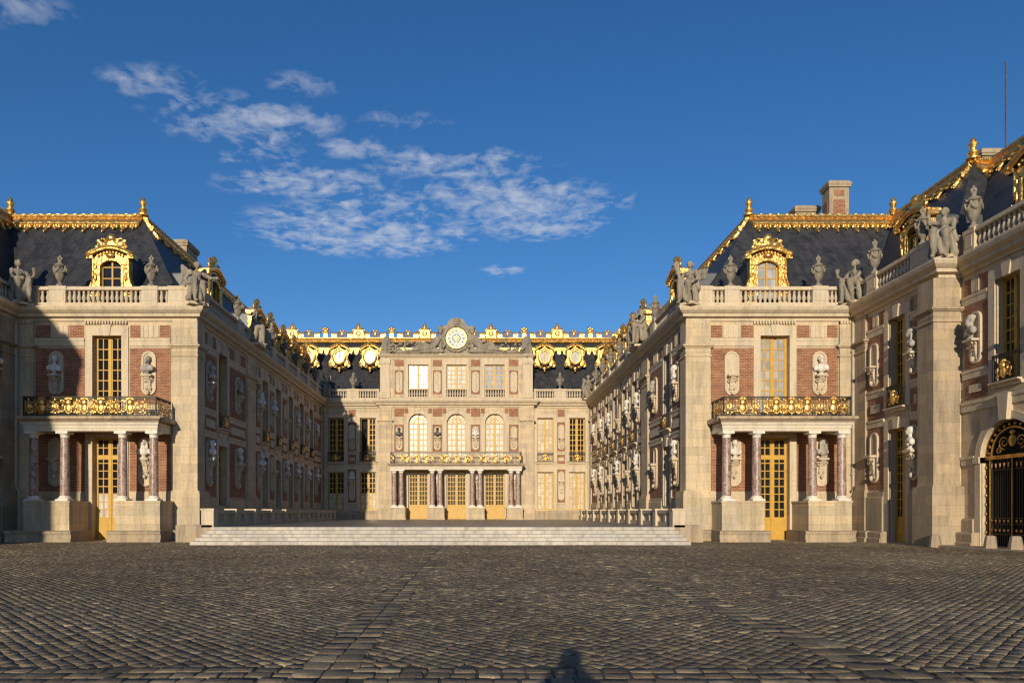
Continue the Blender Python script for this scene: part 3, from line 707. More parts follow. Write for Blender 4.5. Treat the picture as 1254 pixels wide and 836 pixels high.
def seated(kind=0, dx=0., lean=0., flip=1):
    """seated draped figure about 2.6 m tall facing -y, feet at z=0."""
    f = flip; X = lambda x, y, z: (dx + f * x, y, z)
    sh = [('e', X(0, .18, .70), (.42, .34, .72)), ('e', X(0, .05, 1.36), (.36, .33, .24)), ('c', X(0, .05, 1.40), X(.04 + lean, -.02, 1.86), .25, .23), ('e', X(.03 + lean, -.13, 1.80), (.23, .15, .15)),
          ('e', X(.03 + lean, -.02, 1.96), (.35, .18, .12)), ('c', X(.04 + lean, -.03, 1.98), X(.05 + lean, -.09, 2.20), .09, .08), ('e', X(.06 + lean, -.13, 2.38), (.155, .18, .205)),
          ('e', X(.06 + lean, -.29, 2.35), (.03, .045, .05)), ('e', X(.06 + lean, -.06, 2.46), (.185, .20, .15)), ('e', X(.06 + lean, .12, 2.42), (.14, .15, .14)), ('e', X(.06 + lean, -.23, 2.25), (.07, .06, .04)),
          ('c', X(-.17, -.02, 1.36), X(-.26, -.72, 1.36), .24, .185), ('c', X(.17, -.02, 1.36), X(.26, -.68, 1.24), .24, .185), ('c', X(-.26, -.72, 1.32), X(-.24, -.74, .24), .17, .10), ('c', X(.26, -.68, 1.2), X(.30, -.52, .18), .17, .10),
          ('e', X(-.22, -.90, .12), (.08, .2, .08)), ('e', X(.28, -.66, .09), (.08, .2, .08)), ('e', X(0, -.46, .78), (.27, .27, .66)), ('c', X(-.12, -.66, 1.15), X(.1, -.66, .3), .09, .14), ('c', X(.30, -.5, 1.1), X(.12, -.62, .25), .10, .12), ('c', X(-.32, -.3, 1.28), X(-.44, -.15, .4), .12, .2), ('c', X(.34, -.2, 1.2), X(.44, -.05, .3), .12, .2),
          ('c', X(-.3, -.05, 1.95), X(.28, -.16, 1.5), .10, .08), ('c', X(.3, .1, 1.9), X(.46, .2, 1.0), .08, .14)]
    A = lambda s, e, w, h: [('c', s, e, .135, .10), ('c', e, w, .10, .075), ('e', h, (.09, .09, .10))]
    sl, sr = X(-.33 + lean, -.02, 1.95), X(.38 + lean, -.02, 1.95)
    if kind == 0:   # one arm raised, other on the lap
        sh += A(sl, X(-.60, -.12, 2.05), X(-.58, -.22, 2.42), X(-.57, -.25, 2.50)) + A(sr, X(.50, -.22, 1.45), X(.25, -.55, 1.30), X(.2, -.62, 1.30))
    if kind == 1:   # cornucopia at the shoulder, wings behind
        sh += A(sl, X(-.52, -.25, 1.55), X(-.48, -.5, 1.85), X(-.48, -.52, 1.92)) + [('c', X(-.40, -.45, 1.55), X(-.60, -.45, 2.35), .09, .17), ('e', X(-.62, -.45, 2.46), (.21, .19, .15)), ('e', X(-.6, -.45, 2.6), (.12, .12, .1))]
        sh += A(sr, X(.58, -.15, 1.5), X(.52, -.5, 1.25), X(.5, -.58, 1.22)) + [('e', X(.55, .3, 1.85), (.42, .09, .26)), ('e', X(.75, .32, 1.98), (.3, .07, .14)), ('e', X(.6, .32, 1.6), (.3, .08, .14))]
    if kind == 2:   # both arms forward holding a cup or small globe
        sh += A(sl, X(-.50, -.28, 1.55), X(-.45, -.72, 1.62), X(-.45, -.8, 1.66)) + A(sr, X(.48, -.28, 1.5), X(.1, -.62, 1.42), X(.04, -.68, 1.44)) + [('c', X(-.45, -.85, 1.62), X(-.45, -.87, 1.95), .05, .12), ('e', X(-.45, -.87, 2.02), (.14, .14, .1))]
    if kind == 3:   # winged, arms at the sides
        sh += A(sl, X(-.60, .0, 1.5), X(-.55, -.3, 1.2), X(-.5, -.38, 1.18)) + A(sr, X(.75, -.2, 1.75), X(1.05, -.35, 1.75), X(1.12, -.38, 1.75))
        for q in (-1, 1): sh += [('c', X(q * .25, .2, 1.9), X(q * .62, .35, 2.3), .14, .12), ('c', X(q * .62, .35, 2.3), X(q * .75, .32, 1.3), .13, .05), ('c', X(q * .5, .33, 2.2), X(q * .55, .3, 1.2), .12, .06)]
    return sh
STAT = {}
def statue(label, p, rz, key, shapes=None, s=1., group=None, name='statue', vox=.042):
    if key not in STAT:
        STAT[key] = sculpt(name, shapes, vox, 'statue', .045, len(STAT) * 3.1, 1)
    o = link(name, STAT[key], None, p, rz); o.scale = (s * .94, s * .94, s * .95); tag(o, label, 'statue', group)
    return o
def plinth_for(o, w=1.1, d=1.0, h=.14):
    MB().box(-w / 2, w / 2, -d / 2 - .15, d / 2 - .15, -.03, .13, .03).build('plinth', 'trim', o)
# ------------------------------------------------------------------ camera frame used to lay the palace out (metres)
F = 836.0; VX, VY, EYE = 581.0, 626.0, 1.6
D0, D1 = 38.0, 69.7           # pavilion fronts, rear front
XR, XL = 11.86, -15.5         # faces of the two court wings
AR, AL = 21.1, -25.5          # faces of the near wings
BR, BL = 22.1, -26.5
ORD = ['first', 'second', 'third', 'fourth', 'fifth', 'sixth', 'seventh', 'eighth', 'ninth']
def px(x, Y=D0): return (x - VX) * Y / F
ROOF_LO, ROOF_HI, S0, S1 = 13.0, 20.3, .9, 5.7

T_CENTRE = thing('palace_main_block', 'rear main block with clock, arched windows, three ochre doors and gilded roof crest', 'building', ((XL + XR) / 2, D1, 0))
BUILD = {}
for side, sg in (('R', 1), ('L', -1)):
    sun = 'sunlit' if sg > 0 else 'half shaded'
    X0 = XR if sg > 0 else XL; A = AR if sg > 0 else AL; B = BR if sg > 0 else BL
    extra = 'with a brick chimney on its roof' if sg > 0 else 'with a broad shadow across one edge'
    BUILD['P' + side] = thing('palace_pavilion', f'{sun} brick and stone pavilion front {extra}', 'building', ((X0 + A) / 2, D0, 0))
    BUILD['W' + side] = thing('palace_wing', ('sunlit' if sg > 0 else 'dark shaded') + ' long brick wing lining the raised court, with busts between its windows', 'building', (X0, D0, 0), R(-90 * sg))
    BUILD['A' + side] = thing('palace_wing', 'short brick wing at right angles beside the sunlit pavilion, ending in a stone pier' if sg > 0 else 'shaded wing end cut by the frame beside the half shaded pavilion', 'building', (A, D0, 0), R(-90 * sg))
    BUILD['B' + side] = thing('palace_wing', 'stone wing with the arched iron gate and bollards before it' if sg > 0 else 'long stone wing standing before the shaded side, outside the frame', 'building', (B, 31.0, 0), R(-90 * sg))

# ------------------------------------------------------------------ the two pavilions
def pavilion(side, P):
    sg = 1 if side == 'R' else -1
    T = BUILD['P' + side]; xc = T.location.x; X0 = XR if sg > 0 else XL; A = AR if sg > 0 else AL
    lx = lambda p: px(p) - xc
    ly = lambda p, Y: (p - VX) * Y / F - xc
    xo, xi = X0 - xc, A - xc                       # outer (court) corner, inner corner
    wc = lx(P['win']); ww = 1.62
    holes = [(wc - ww / 2, wc + ww / 2, 6.5, 11.37), (wc - ww / 2, wc + ww / 2, .02, 5.7)]
    wall(T, xo, xi, -.1, 12.2, holes)
    # corner pier on the court side wraps the corner
    cx0, cx1 = (xo - .16, xo + 1.2) if sg > 0 else (xo - 1.2, xo + .16)
    pilaster(T, cx0, cx1, .2, .85, 0, 2.6, .2)
    p0, p1 = sorted((lx(P['pil'][0]), xi - .02 * sg)); pilaster(T, p0, p1, .13, .1, 0, 2.6, .1)
    # cornice, string course
    m = (1, -1) if sg > 0 else (-1, 1)
    a, b = (xo, xi)
    cornice(T, min(a, b), max(a, b), *(m))
    for x0, x1 in P['str']: band(T, lx(x0), lx(x1), 10.80, 11.22, .08)
    dentils(T, cx0, cx1, y=-.13); dentils(T, wc - 1.2, wc + 1.2, y=-.06); dentils(T, p0, p1, y=-.13)
    fr = [(k, lx(q), lx(r)) for k, q, r in P['frieze']]; frieze(T, fr)
    bl, br = P['brick']
    for q, r in (bl, br):
        panel(T, lx(q), lx(r), 7.55, 10.68); panel(T, lx(q), lx(r), 2.72, 5.95)
    for x0, x1 in P['str']:
        band(T, lx(x0), lx(x1), 7.15, 7.5, .07); MB().box(lx(x0), lx(x1), -.07, .05, 0, 2.6).box(lx(x0), lx(x1), -.05, .05, 2.6, 2.7, .0).build('dado', 'ashlar', T)
    surround(T, wc, ww, 6.5, 11.37, .38, .5); surround(T, wc, ww, .02, 5.7, .38, .3, key=False)
    window(T, wc, ww, 6.5, 11.37, 4, 8, P['up'], name='window')
    o = window(T, wc, ww, .03, 5.7, 4, 10, 'glass', panel=1.25, transom=4.62, half=P.get('half'), name='door')
    for k, (p, z0, z1, c) in enumerate(P['niche']): niche(T, lx(p), z0, z1, c, .40, -.018)
    # porch: pedestals, columns, entablature, balcony
    Yc = 36.45; yc = Yc - D0
    for q, r in P['ped']:
        x0, x1 = ly(q, Yc - .4), ly(r, Yc - .4)
        mb = MB(); mb.box(x0, x1, yc - .42, -.02, .55, 2.10); mb.box(x0 - .04, x1 + .04, yc - .46, -.02, 2.06, 2.17); mb.box(x0 + .16, x1 - .16, yc - .435, yc - .4, .85, 1.9)
        mb.build('pedestal', 'ashlar', T)
    cols = [ly(q, Yc) for q in P['cols']]
    for c in cols: column(T, c, yc, 2.17, 5.86)
    e0, e1 = cols[0] - .30, cols[-1] + .30
    mb = MB()
    ent = [(0, 5.86), (.02, 5.86), (.02, 6.0), (.05, 6.01), (.05, 6.16), (.10, 6.2), (.12, 6.3), (.2, 6.36), (0, 6.40)]
    mb2 = MB(Matrix.Translation((0, yc - .28, 0))); mb2.mould(ent, e0, e1, 1, 1); mb2.box(e0, e1, .0, .62, 5.863, 6.36)
    for x, q in ((e0, -1), (e1, 1)): mb2.box(x, x + q * -.55, .62, -yc + .28, 5.865, 6.355)
    mb2.box(e0 + .5, e1 - .5, .62, -yc + .28, 6.15, 6.35)
    mb2.build('entablature', 'pale', T)
    MB().mould([(0, 6.40), (.14, 6.40), (.24, 6.46), (.30, 6.5), (.30, 6.6), (.25, 6.63), (0, 6.64)], e0, e1, 1, 1).build('tmp', 'bench', T).location = (0, yc - .28, 0)
    s = bpy.data.objects['tmp']; s.name = 'balcony_slab'
    q = MB(); q.box(e0 - .28, e1 + .28, yc - .28, -.13, 6.405, 6.636); q.build('balcony_floor', 'bench', T)
    r0, r1 = e0 + .02, e1 - .02
    ms = [r0 + (r1 - r0) * t for t in P['masks']]; ss = [r0 + (r1 - r0) * t for t in P['scr']]
    balcony(T, r0, r1, yc - .40, -.15, 6.64, 1.03, ms, ss)
    # plinth benches along the foot
    for q, r, w in P['bench']:
        x0, x1 = ly(q, Yc - .9), ly(r, Yc - .9)
        prof = [(0, 0), (w, 0), (w, .12), (w - .06, .2), (w - .05, .38), (w + .0, .46), (w + .02, .55), (w - .1, .6), (0, .6)]
        MB(Matrix.Translation((0, -.02 + yc * .0, 0))).mould(prof, x0, x1, .05, .05).build('plinth_bench', 'bench', T)
    # balustrade on the cornice
    balustrade(T, [(k, lx(q), lx(r)) for k, q, r in P['bal']], -.02)
    # roof
    so, si, s1i = X0 + sg * S0, A + sg * S0, A + sg * P['ti']
    lo = (ROOF_LO, [(so, D0 + S0), (si, D0 + S0), (si, D0 + 11), (so, D0 + 11)])
    hi = (ROOF_HI, [(X0 + sg * S1, D0 + S1), (s1i, D0 + S1), (s1i, D0 + 11), (X0 + sg * S1, D0 + 11)])
    rf = roof(T, lo, hi)
    a, b = X0 + sg * S1, s1i
    dn = (0, -(S1 - S0), -(ROOF_HI - ROOF_LO))
    ridge(T, (min(a, b), D0 + S1, ROOF_HI + .1), (max(a, b), D0 + S1, ROOF_HI + .1), dn, rf)
    finial(T, a, D0 + S1, ROOF_HI + .2, rf); finial(T, b, D0 + S1, ROOF_HI + .2, rf)
    dormer(T, P['dorm'] - xc, 1.1, 13.72, .98, P['dp'])
    MB().box(xo, xi, .1, 1.6, 12.86, 12.99).build('gutter_ledge', 'lead', T)
    # downspout in the inner corner
    xp = xi - sg * .28
    mb = MB(); mb.tube([(xp, -.17, .3), (xp, -.17, 2.4), (xp + sg * .02, -.2, 2.7), (xp + sg * .14, -.24, 3.0), (xp + sg * .14, -.24, 12.1)], .10, 8)
    for z in (3.6, 7.0, 10.4): mb.lathe([(.13, 0), (.13, .12)], xp + sg * .14, -.24, z, 10)
    mb.build('downspout', 'pipe', T, 40)
    return T
PR = dict(win=948.6, pil=(1027, 1046), str=[(870, 922.5), (975, 1026)], frieze=[('b', 870.5, 884), ('t', 885, 906.5), ('b', 907.5, 922), ('b', 975.5, 991), ('t', 992, 1012), ('b', 1013, 1025.5)],
          brick=((870.5, 922), (975.5, 1026)), up='screen', niche=[(895.4, 8.05, 10.5, (8.15, 9.15)), (1002.7, 8.05, 10.5, (8.15, 9.15)), (898, 3.0, 5.7, (3.5, 4.55)), (1004.5, 3.0, 5.7, (3.5, 4.55))],
          ped=[(884, 936), (990, 1043)], cols=[889.7, 926.5, 994.6, 1030.5], masks=[.145, .41, .53, .655, .86], scr=[.03, .25, .34, .75, .95, .47, .59], dorm=16.75, dp='screen', ti=S1,
          bench=[(846, 862, .75), (863, 883, .95), (884, 940, 2.5), (989, 1041, 2.5), (1042, 1058, 1.6)],
          bal=[('p', 846, 871), ('b', 871, 886), ('p', 886, 904), ('b', 904, 993), ('p', 993, 1011), ('b', 1011, 1026), ('p', 1026, 1043)])
PL = dict(win=131.5, pil=(42.5, 22), str=[(43, 104), (159, 209)], frieze=[('b', 43.5, 62), ('t', 63, 84), ('b', 85, 103), ('b', 159.5, 172), ('t', 173, 195), ('b', 196, 209)],
          brick=((43.5, 104), (159, 209)), up='glass', niche=[(70, 8.05, 10.5, (8.15, 9.15)), (183, 8.05, 10.5, (8.15, 9.15)), (69, 3.0, 5.7, (3.5, 4.55)), (179, 3.0, 5.7, (3.5, 4.55))],
          ped=[(29, 85), (141, 196)], cols=[41.5, 79.5, 150.4, 188.4], masks=[.14, .345, .465, .59, .81], scr=[.04, .24, .405, .53, .7, .92], dorm=-20.75, dp='glass', ti=4.2,
          half=(2.62, 'curtain'), bench=[(0, 8, 1.6), (9, 84, 2.5), (134, 194, 2.5), (195, 217, .95), (218, 236, .75)],
          bal=[('p', 37, 49.5), ('b', 49.5, 62.5), ('p', 62.5, 83), ('b', 83, 175.5), ('p', 175.5, 195), ('b', 195, 208), ('p', 208, 235)])
PR['masks'] = PR['masks']
pavilion('R', PR); pavilion('L', PL)
TR, TL = BUILD['PR'], BUILD['PL']
chimney(TR, 24.6, 25.95, 47.3, 48.3, 19.5, 24.5); chimney(TR, 23.3, 24.95, 49.5, 51, 19.5, 23.75, False)

# ------------------------------------------------------------------ wings along the raised court
WD = [3.95, 12.4, 15.8, 19.4, 23.0, 26.6, 30.1]     # window centres, metres from the front corner
ND = [1.75, 6.5, 11.0, 14.1, 17.7, 21.2, 24.9, 28.5]  # bust positions
BUSTS = {'R': ['wgwwnwww', 'wnwnwnww'], 'L': ['ggwwnwww', 'wwwnwwww']}
def court_wing(side):
    sg = 1 if side == 'R' else -1; T = BUILD['W' + side]; s = -sg; Ln = D1 - D0
    X = lambda d: s * d
    hs = []
    for d in WD[:6]: hs += [(X(d - .7), X(d + .7), 6.62, 11.2), (X(d - .7), X(d + .7), 1.95, 5.6)]
    wall(T, X(.1), X(Ln), -.1, 12.2, hs, back=2.)
    pilaster(T, X(8.2), X(9.9), .16, .1, 0, 2.5, .12)
    pilaster(T, X(Ln - .75), X(Ln - .15), .12, .1, 0, 2.5, .05)
    cornice(T, X(0), X(Ln), 1, -1)
    edges = [1.0, 8.15, 9.95, Ln - .8]
    for a, b in ((edges[0], edges[1]), (edges[2], edges[3])):
        ws = [d for d in WD[:6] if a < d < b]; cuts = [a] + [v for d in ws for v in (d - 1.04, d + 1.04)] + [b]
        for i in range(0, len(cuts), 2):
            q, r = cuts[i], cuts[i + 1]
            if r - q < .3: continue
            band(T, X(q), X(r), 10.80, 11.22, .09); band(T, X(q), X(r), 7.2, 7.58, .1); band(T, X(q), X(r), 5.92, 6.3, .1)
            panel(T, X(q + .04), X(r - .04), 7.62, 10.72); panel(T, X(q + .04), X(r - .04), 6.32, 7.17)
            panel(T, X(q + .04), X(r - .04), 2.5, 5.9)
            mb = MB(); mb.box(min(X(q + .3), X(r - .3)), max(X(q + .3), X(r - .3)), -.09, .02, 6.5, 6.98); mb.build('stone_tablet', 'trim', T)
            w = (r - q)
            frieze(T, [('b', X(q + .03), X(q + w * .3)), ('t', X(q + w * .34), X(q + w * .66)), ('b', X(q + w * .7), X(r - .03))])
            MB().mould([(-.05, .02), (.12, .02), (.12, 2.2), (.08, 2.26), (.08, 2.42), (-.05, 2.46)], X(q), X(r)).build('dado', 'ashlar', T)
    for i, d in enumerate(WD[:6]):
        surround(T, X(d), 1.4, 6.62, 11.2, .34, .5); surround(T, X(d), 1.4, 1.95, 5.6, .34, .42)
        window(T, X(d), 1.4, 6.62, 11.2, 4, 8, 'glass', name='window'); window(T, X(d), 1.4, 1.95, 5.6, 4, 7, 'glass', name='window')
        guard(T, X(d), 1.4, 6.64)
        MB().box(min(X(d - .6), X(d + .6)), max(X(d - .6), X(d + .6)), -.05, .03, 6.12, 6.40).build('apron', 'trim', T)
    word = 'sunlit' if sg > 0 else 'shaded'
    for row, (z0, z1, c, zb) in enumerate(((7.95, 10.35, (8.1, 9.1), 9.1), (3.05, 5.75, (3.2, 4.72), 4.72))):
        rw = ('upper', 'lower')[row]
        for i, d in enumerate(ND):
            niche(T, X(d), z0, z1, c, .38, -.018); k = BUSTS[side][row][i]
            if k == 'n': continue
            col = {'w': 'white', 'g': 'grey'}[k]
            bust(f'{col} bust in {rw} row of the {word} court wing, {ORD[i]} niche from the pavilion', W(T, (X(d), -.27, zb)), T.rotation_euler[2], (i + row * 2) % 3, {'w': 'bust', 'g': 'greybust'}[k], random.uniform(-.5, .5), f'busts on the {word} court wing', 1.03)
    segs = [('p', X(.5), X(1.3))]; d = 1.3; stops = [6.1, 7.3, 8.4, 9.9, 13.6, 14.7, 17.2, 18.2, 20.8, 21.8, 24.4, 25.5, 28, 29, Ln - .6]
    kinds = 'bpbpbpbpbpbpbpb'
    for st, k in zip(stops, kinds): segs.append((k, X(d), X(st))); d = st
    balustrade(T, segs, -.02, every=.30)
    MB().box(min(X(0), X(Ln)), max(X(0), X(Ln)), .1, 1.6, 12.86, 12.985).build('gutter_ledge', 'lead', T)
    X0 = XR if sg > 0 else XL; q = S0 * sg; t = S1 * sg
    rf = roof(T, (ROOF_LO - .01, [(X0 + q, D0 + S0), (X0 + q, D1 + S0), (X0 + sg * 11, D1 + S0), (X0 + sg * 11, D0 + S0)]), (ROOF_HI - .01, [(X0 + t, D0 + S1), (X0 + t, D1 + S1), (X0 + sg * 11, D1 + S1), (X0 + sg * 11, D0 + S1)]))
    p0, p1 = Vector((X0 + t, D0 + S1, ROOF_HI + .1)), Vector((X0 + t, D1 + S1, ROOF_HI + .1))
    if sg > 0: p0, p1 = p1, p0
    ridge(T, p0, p1, (-sg * (S1 - S0), 0, -(ROOF_HI - ROOF_LO)), rf)
    for d in WD[:6]: dormer(T, X(d + .6), .8, 13.72, .98, 'glass')
    for i, d in enumerate((6.7, 14.15, 17.7, 21.3, 24.95, 28.5)):
        urn(f'stone urn on the balustrade of the {word} court wing, {ORD[i]} counted from the pavilion', W(T, (X(d), -.02, 14.07)), 0, f'urns on the {word} court wing')
    return T
court_wing('R'); court_wing('L')
chimney(BUILD['WL'], -22.9, -21.5, 51, 53, 19.5, 21.9); chimney(BUILD['WL'], -24, -22.6, 70, 72, 19.5, 22.5)

# ------------------------------------------------------------------ rear main block
def main_block():
    T = T_CENTRE; hw = (XR - XL) / 2; AV = 7.77; yf = -.6
    cw = [-3.87, 0, 3.87]; sw = [-12.3, -9.05, 9.05, 12.3]
    for sgn in (-1, 1):
        hs = []
        for c in sw:
            if c * sgn > 0: hs += [(c - .82, c + .82, 6.65, 11.14), (c - .82, c + .82, 1.77, 5.63)]
        wall(T, sgn * AV, sgn * hw, .5, 12.2, hs)
        a, b = sorted((sgn * AV, sgn * hw))
        cornice(T, a, b, *((-1, 0) if sgn < 0 else (0, -1)))
        mid = sgn * 10.67
        for q, r in ((sgn * 7.8, sgn * 7.83), (sgn * 10.22, sgn * 11.12)):
            if abs(r - q) < .2: continue
            band(T, q, r, 10.80, 11.2, .07); panel(T, mid - .36, mid + .36, 11.25, 12.0); panel(T, mid - .42, mid + .42, 7.75, 10.7, frame=.03)
            panel(T, mid - .40, mid + .40, 6.45, 7.4, frame=.03); MB().box(mid - .28, mid + .28, -.07, .0, 6.75, 7.1).build('stone_tablet', 'trim', T)
            panel(T, mid - .42, mid + .42, 2.5, 5.9, frame=.03)
        band(T, sgn * 7.8, sgn * (hw - .5), 5.95, 6.3, .06); MB().mould([(-.05, .6), (.2, .6), (.2, 1.3), (.12, 1.42), (.12, 1.6), (-.05, 1.66)], min(sgn * 7.8, sgn * hw), max(sgn * 7.8, sgn * hw)).build('dado', 'bench', T)
        niche(T, mid, 7.9, 10.45, (8.1, 9.1), .32, -.018); niche(T, mid, 2.75, 5.7, (3.5, 4.72), .32, -.018)
        xw = sgn * (hw - .42)
        panel(T, xw - .12, xw + .1, 7.75, 10.7); panel(T, xw - .12, xw + .1, 2.5, 5.9)
        MB().tube([(sgn * (hw - .22), -.14, .8), (sgn * (hw - .22), -.14, 12.1)], .09, 8).build('downspout', 'pipe', T, 40)
        balustrade(T, [('p', sgn * 7.9, sgn * 8.1), ('b', sgn * 8.1, sgn * 9.95), ('p', sgn * 9.95, sgn * 11.15), ('b', sgn * 11.15, sgn * 13.0), ('p', sgn * 13.0, sgn * 13.25)], 0., every=.25)
    PANE = {-12.3: ('glass', None, None), -9.05: ('glass', None, 1), 9.05: ('curtain', None, None), 12.3: ('glass', None, None)}
    for c in sw:
        surround(T, c, 1.64, 6.65, 11.14, .3, .4, key=False); surround(T, c, 1.64, 1.77, 5.63, .3, .36)
        p, hf, op = PANE[c]
        window(T, c, 1.64, 6.65, 11.14, 4, 8, p, mu=.07, opened=-1 if op else None)
        window(T, c, 1.64, 1.77, 5.63, 4, 7, mu=.07, pane='glass' if c < 0 else 'curtain', half=(3.5, 'curtain') if c < 0 else None)
        guard(T, c, 1.64, 6.68)
    # avant-corps
    hs = [(c - .98, c + .98, 6.3, 11.5, True) for c in cw] + [(c - 1.0, c + 1.0, .82, 5.62) for c in cw]
    wall(T, -AV, AV, .5, 12.2, hs, yf)
    V = Matrix.Translation((0, yf, 0))
    cornice(T, -AV, AV, 1, 1, y=yf)
    for sgn in (-1, 1):
        x0, x1 = sorted((sgn * 6.55, sgn * (AV + .05)))
        o = pilaster(T, x0, x1, .14, .5, .5, 2.1, .08); o.location = (0, yf, 0)
    for c in cw:
        mb = MB(V); mb.ring(c, 10.52, .98, 1.33, -.08, .03, 0, PI, 20); mb.box(c - 1.33, c - .98, -.08, .03, 6.6, 10.52); mb.box(c + .98, c + 1.33, -.08, .03, 6.6, 10.52)
        p, f = _key(0, 0, .16, 0, .55); mb.add([(x + c, y - .16, z + 11.45) for x, y, z in p], f)
        mb.ell((c, -.12, 11.85), (.3, .1, .14), 8, 5)
        mb.build('window_surround', 'trim', T)
        window(T, c, 1.96, 6.5, 11.5, 4, 7, {cw[0]: 'mirror', 0: 'mirror', cw[2]: 'mirror'}[c], arch=True, y=yf + .3, mu=.08)
        mb = MB(V); mb.box(c - 1.3, c - 1.0, -.06, .03, .82, 5.9); mb.box(c + 1.0, c + 1.3, -.06, .03, .82, 5.9); mb.build('door_surround', 'trim', T)
        window(T, c, 2.0, .84, 5.62, 6, 7, 'glass', y=yf + .3, mu=.065, panel=1.45, transom=None, name='door')
    nx = [-5.8, -1.93, 1.93, 5.8]
    for c in nx:
        panel(T, c - .5, c + .5, 7.6, 10.4, y=yf - .018, frame=.02); panel(T, c - .48, c + .48, 11.2, 12.05, y=yf - .018); panel(T, c - .5, c + .5, 2.2, 5.7, y=yf - .018)
        niche(T, c, 7.8, 10.2, (8.15, 9.1), .33, yf - .018); niche(T, c, 2.75, 5.6, (3.4, 4.6), .33, yf - .018)
    for c in cw:
        for q in (-1, 1):
            panel(T, c + q * 1.02, c + q * 1.40, 11.52, 12.05, y=yf - .017, name='brick_spandrel')
    # porch
    Yc = 67.75; yc = Yc - D1
    cols = [-6.15, -5.45, -2.37, -1.6, 1.6, 2.37, 5.45, 6.15]
    for a, b in ((-6.6, -5.0), (-2.82, -1.15), (1.15, 2.82), (5.0, 6.6)):
        mb = MB(); mb.box(a, b, yc - .4, yf - .02, .7, 1.92); mb.box(a - .05, b + .05, yc - .45, yf - .02, 1.9, 2.0); mb.box(a - .06, b + .06, yc - .46, yf - .02, .7, .95); mb.build('pedestal', 'ashlar', T)
    for c in cols: column(T, c, yc, 2.0, 5.75, .25)
    e0, e1 = cols[0] - .35, cols[-1] + .35
    ent = [(0, 5.75), (.02, 5.75), (.02, 5.9), (.05, 5.91), (.05, 6.03), (.12, 6.07), (.2, 6.14), (0, 6.16)]
    mb = MB(Matrix.Translation((0, yc - .3, 0))); mb.mould(ent, e0, e1, 1, 1); mb.box(e0, e1, 0, -yc - .32, 5.753, 6.13); mb.build('entablature', 'pale', T)
    mb = MB(Matrix.Translation((0, yc - .3, 0))); mb.mould([(0, 6.16), (.18, 6.16), (.28, 6.22), (.32, 6.34), (0, 6.37)], e0, e1, 1, 1); mb.box(e0 - .25, e1 + .25, 0, -yc - .32, 6.165, 6.36); mb.build('balcony_slab', 'bench', T)
    ms = [c + d for c in cw for d in (-.95, 0, .95)]; ss = [c + d for c in nx for d in (-.45, .45)]
    rb = balcony(T, e0 + .05, e1 - .05, yc - .45, yf - .1, 6.37, 1.12, ms, ss)
    for ch in rb.children:
        if ch.name.startswith('gilded_mask'): ch.scale = (.74, 1, 1.08)
        else: ch.scale = (1., 1, 1.2)
    # attic with clock pediment
    hs = [(c - 1.02, c + 1.02, 14.0, 16.45) for c in cw] + [(c - 1.02, c + 1.02, 13.15, 13.92) for c in cw]
    wall(T, -AV + .1, AV - .1, 12.88, 17.12, hs, yf + .05, back=4.5)
    MB().mould([(0, 12.9), (.12, 12.9), (.12, 13.05), (.06, 13.1), (0, 13.1)], -AV + .1, AV - .1, 1, 1).build('attic_base', 'trim', T).location = (0, yf + .05, 0)
    AC = [(-.05, 17.1), (.06, 17.1), (.08, 17.2), (.2, 17.24), (.3, 17.36), (.36, 17.4), (.36, 17.46), (-.05, 17.5)]
    MB(Matrix.Translation((0, yf + .05, 0))).mould(AC, -AV + .1, AV - .1, 1, 1).build('attic_cornice', 'trim', T)
    MB().box(-AV + .1, AV - .1, yf + .1, yf + 4.5, 17.13, 17.47).build('attic_roof', 'lead', T)
    for sgn in (-1, 1):
        x0, x1 = sorted((sgn * 6.75, sgn * (AV - .05))); mb = MB(Matrix.Translation((0, yf + .05, 0)))
        mb.box(x0, x1, -.12, .02, 13.1, 17.1); mb.box(x0 - .07, x1 + .07, -.19, .02, 13.1, 13.7); mb.box(x0 - .06, x1 + .06, -.18, .02, 16.5, 16.95); mb.ell(((x0 + x1) / 2, -.15, 16.7), (.4, .1, .16), 8, 5)
        mb.build('attic_pilaster', 'trim', T)
    for i, c in enumerate(cw):
        mb = MB(Matrix.Translation((0, yf + .05, 0)))
        for q in (-1, 1): mb.box(c + q * 1.02, c + q * 1.34, -.06, .02, 13.12, 17.08)
        mb.box(c - 1.02, c + 1.02, -.06, .02, 16.45, 17.08); mb.box(c - 1.02, c + 1.02, -.07, .25, 13.92, 14.0)
        mb.build('window_surround', 'trim', T)
        window(T, c, 2.04, 14.0, 16.45, 4, 5, ('mirror', 'curtain', 'screen')[i], y=yf + .3, mu=.07)
        o = MB().box(c - 1.02, c + 1.02, yf + .02, yf + .3, 13.12, 13.2).build('window_balustrade', 'trim', T)
        MB().box(c - 1.02, c + 1.02, yf + .36, yf + .4, 13.12, 13.95).build('window_back', 'void', o)
        for k in range(8): copy_to(BALUSTER, o, (c - .9 + 1.8 * k / 7, yf + .16, 13.2), 0, (1, 1, 1.03))
    for c in nx:
        panel(T, c - .46, c + .46, 16.3, 16.95, y=yf + .03); pb = panel(T, c - .46, c + .46, 13.45, 15.9, y=yf + .03, frame=.02)
        n = niche(T, c, 13.6, 15.75, None, .34, yf + .03)
        mb = MB()
        for k in range(7): mb.ell((c + random.uniform(-.12, .12), yf - .03, 13.9 + k * .26), (random.uniform(.08, .18), .05, random.uniform(.08, .15)), 7, 5)
        mb.build('carved_relief', 'trim', n, 50)
    # clock and pediment
    yk = yf - .1; cz = 19.05
    mb = MB(Matrix.Translation((0, yk, cz)))
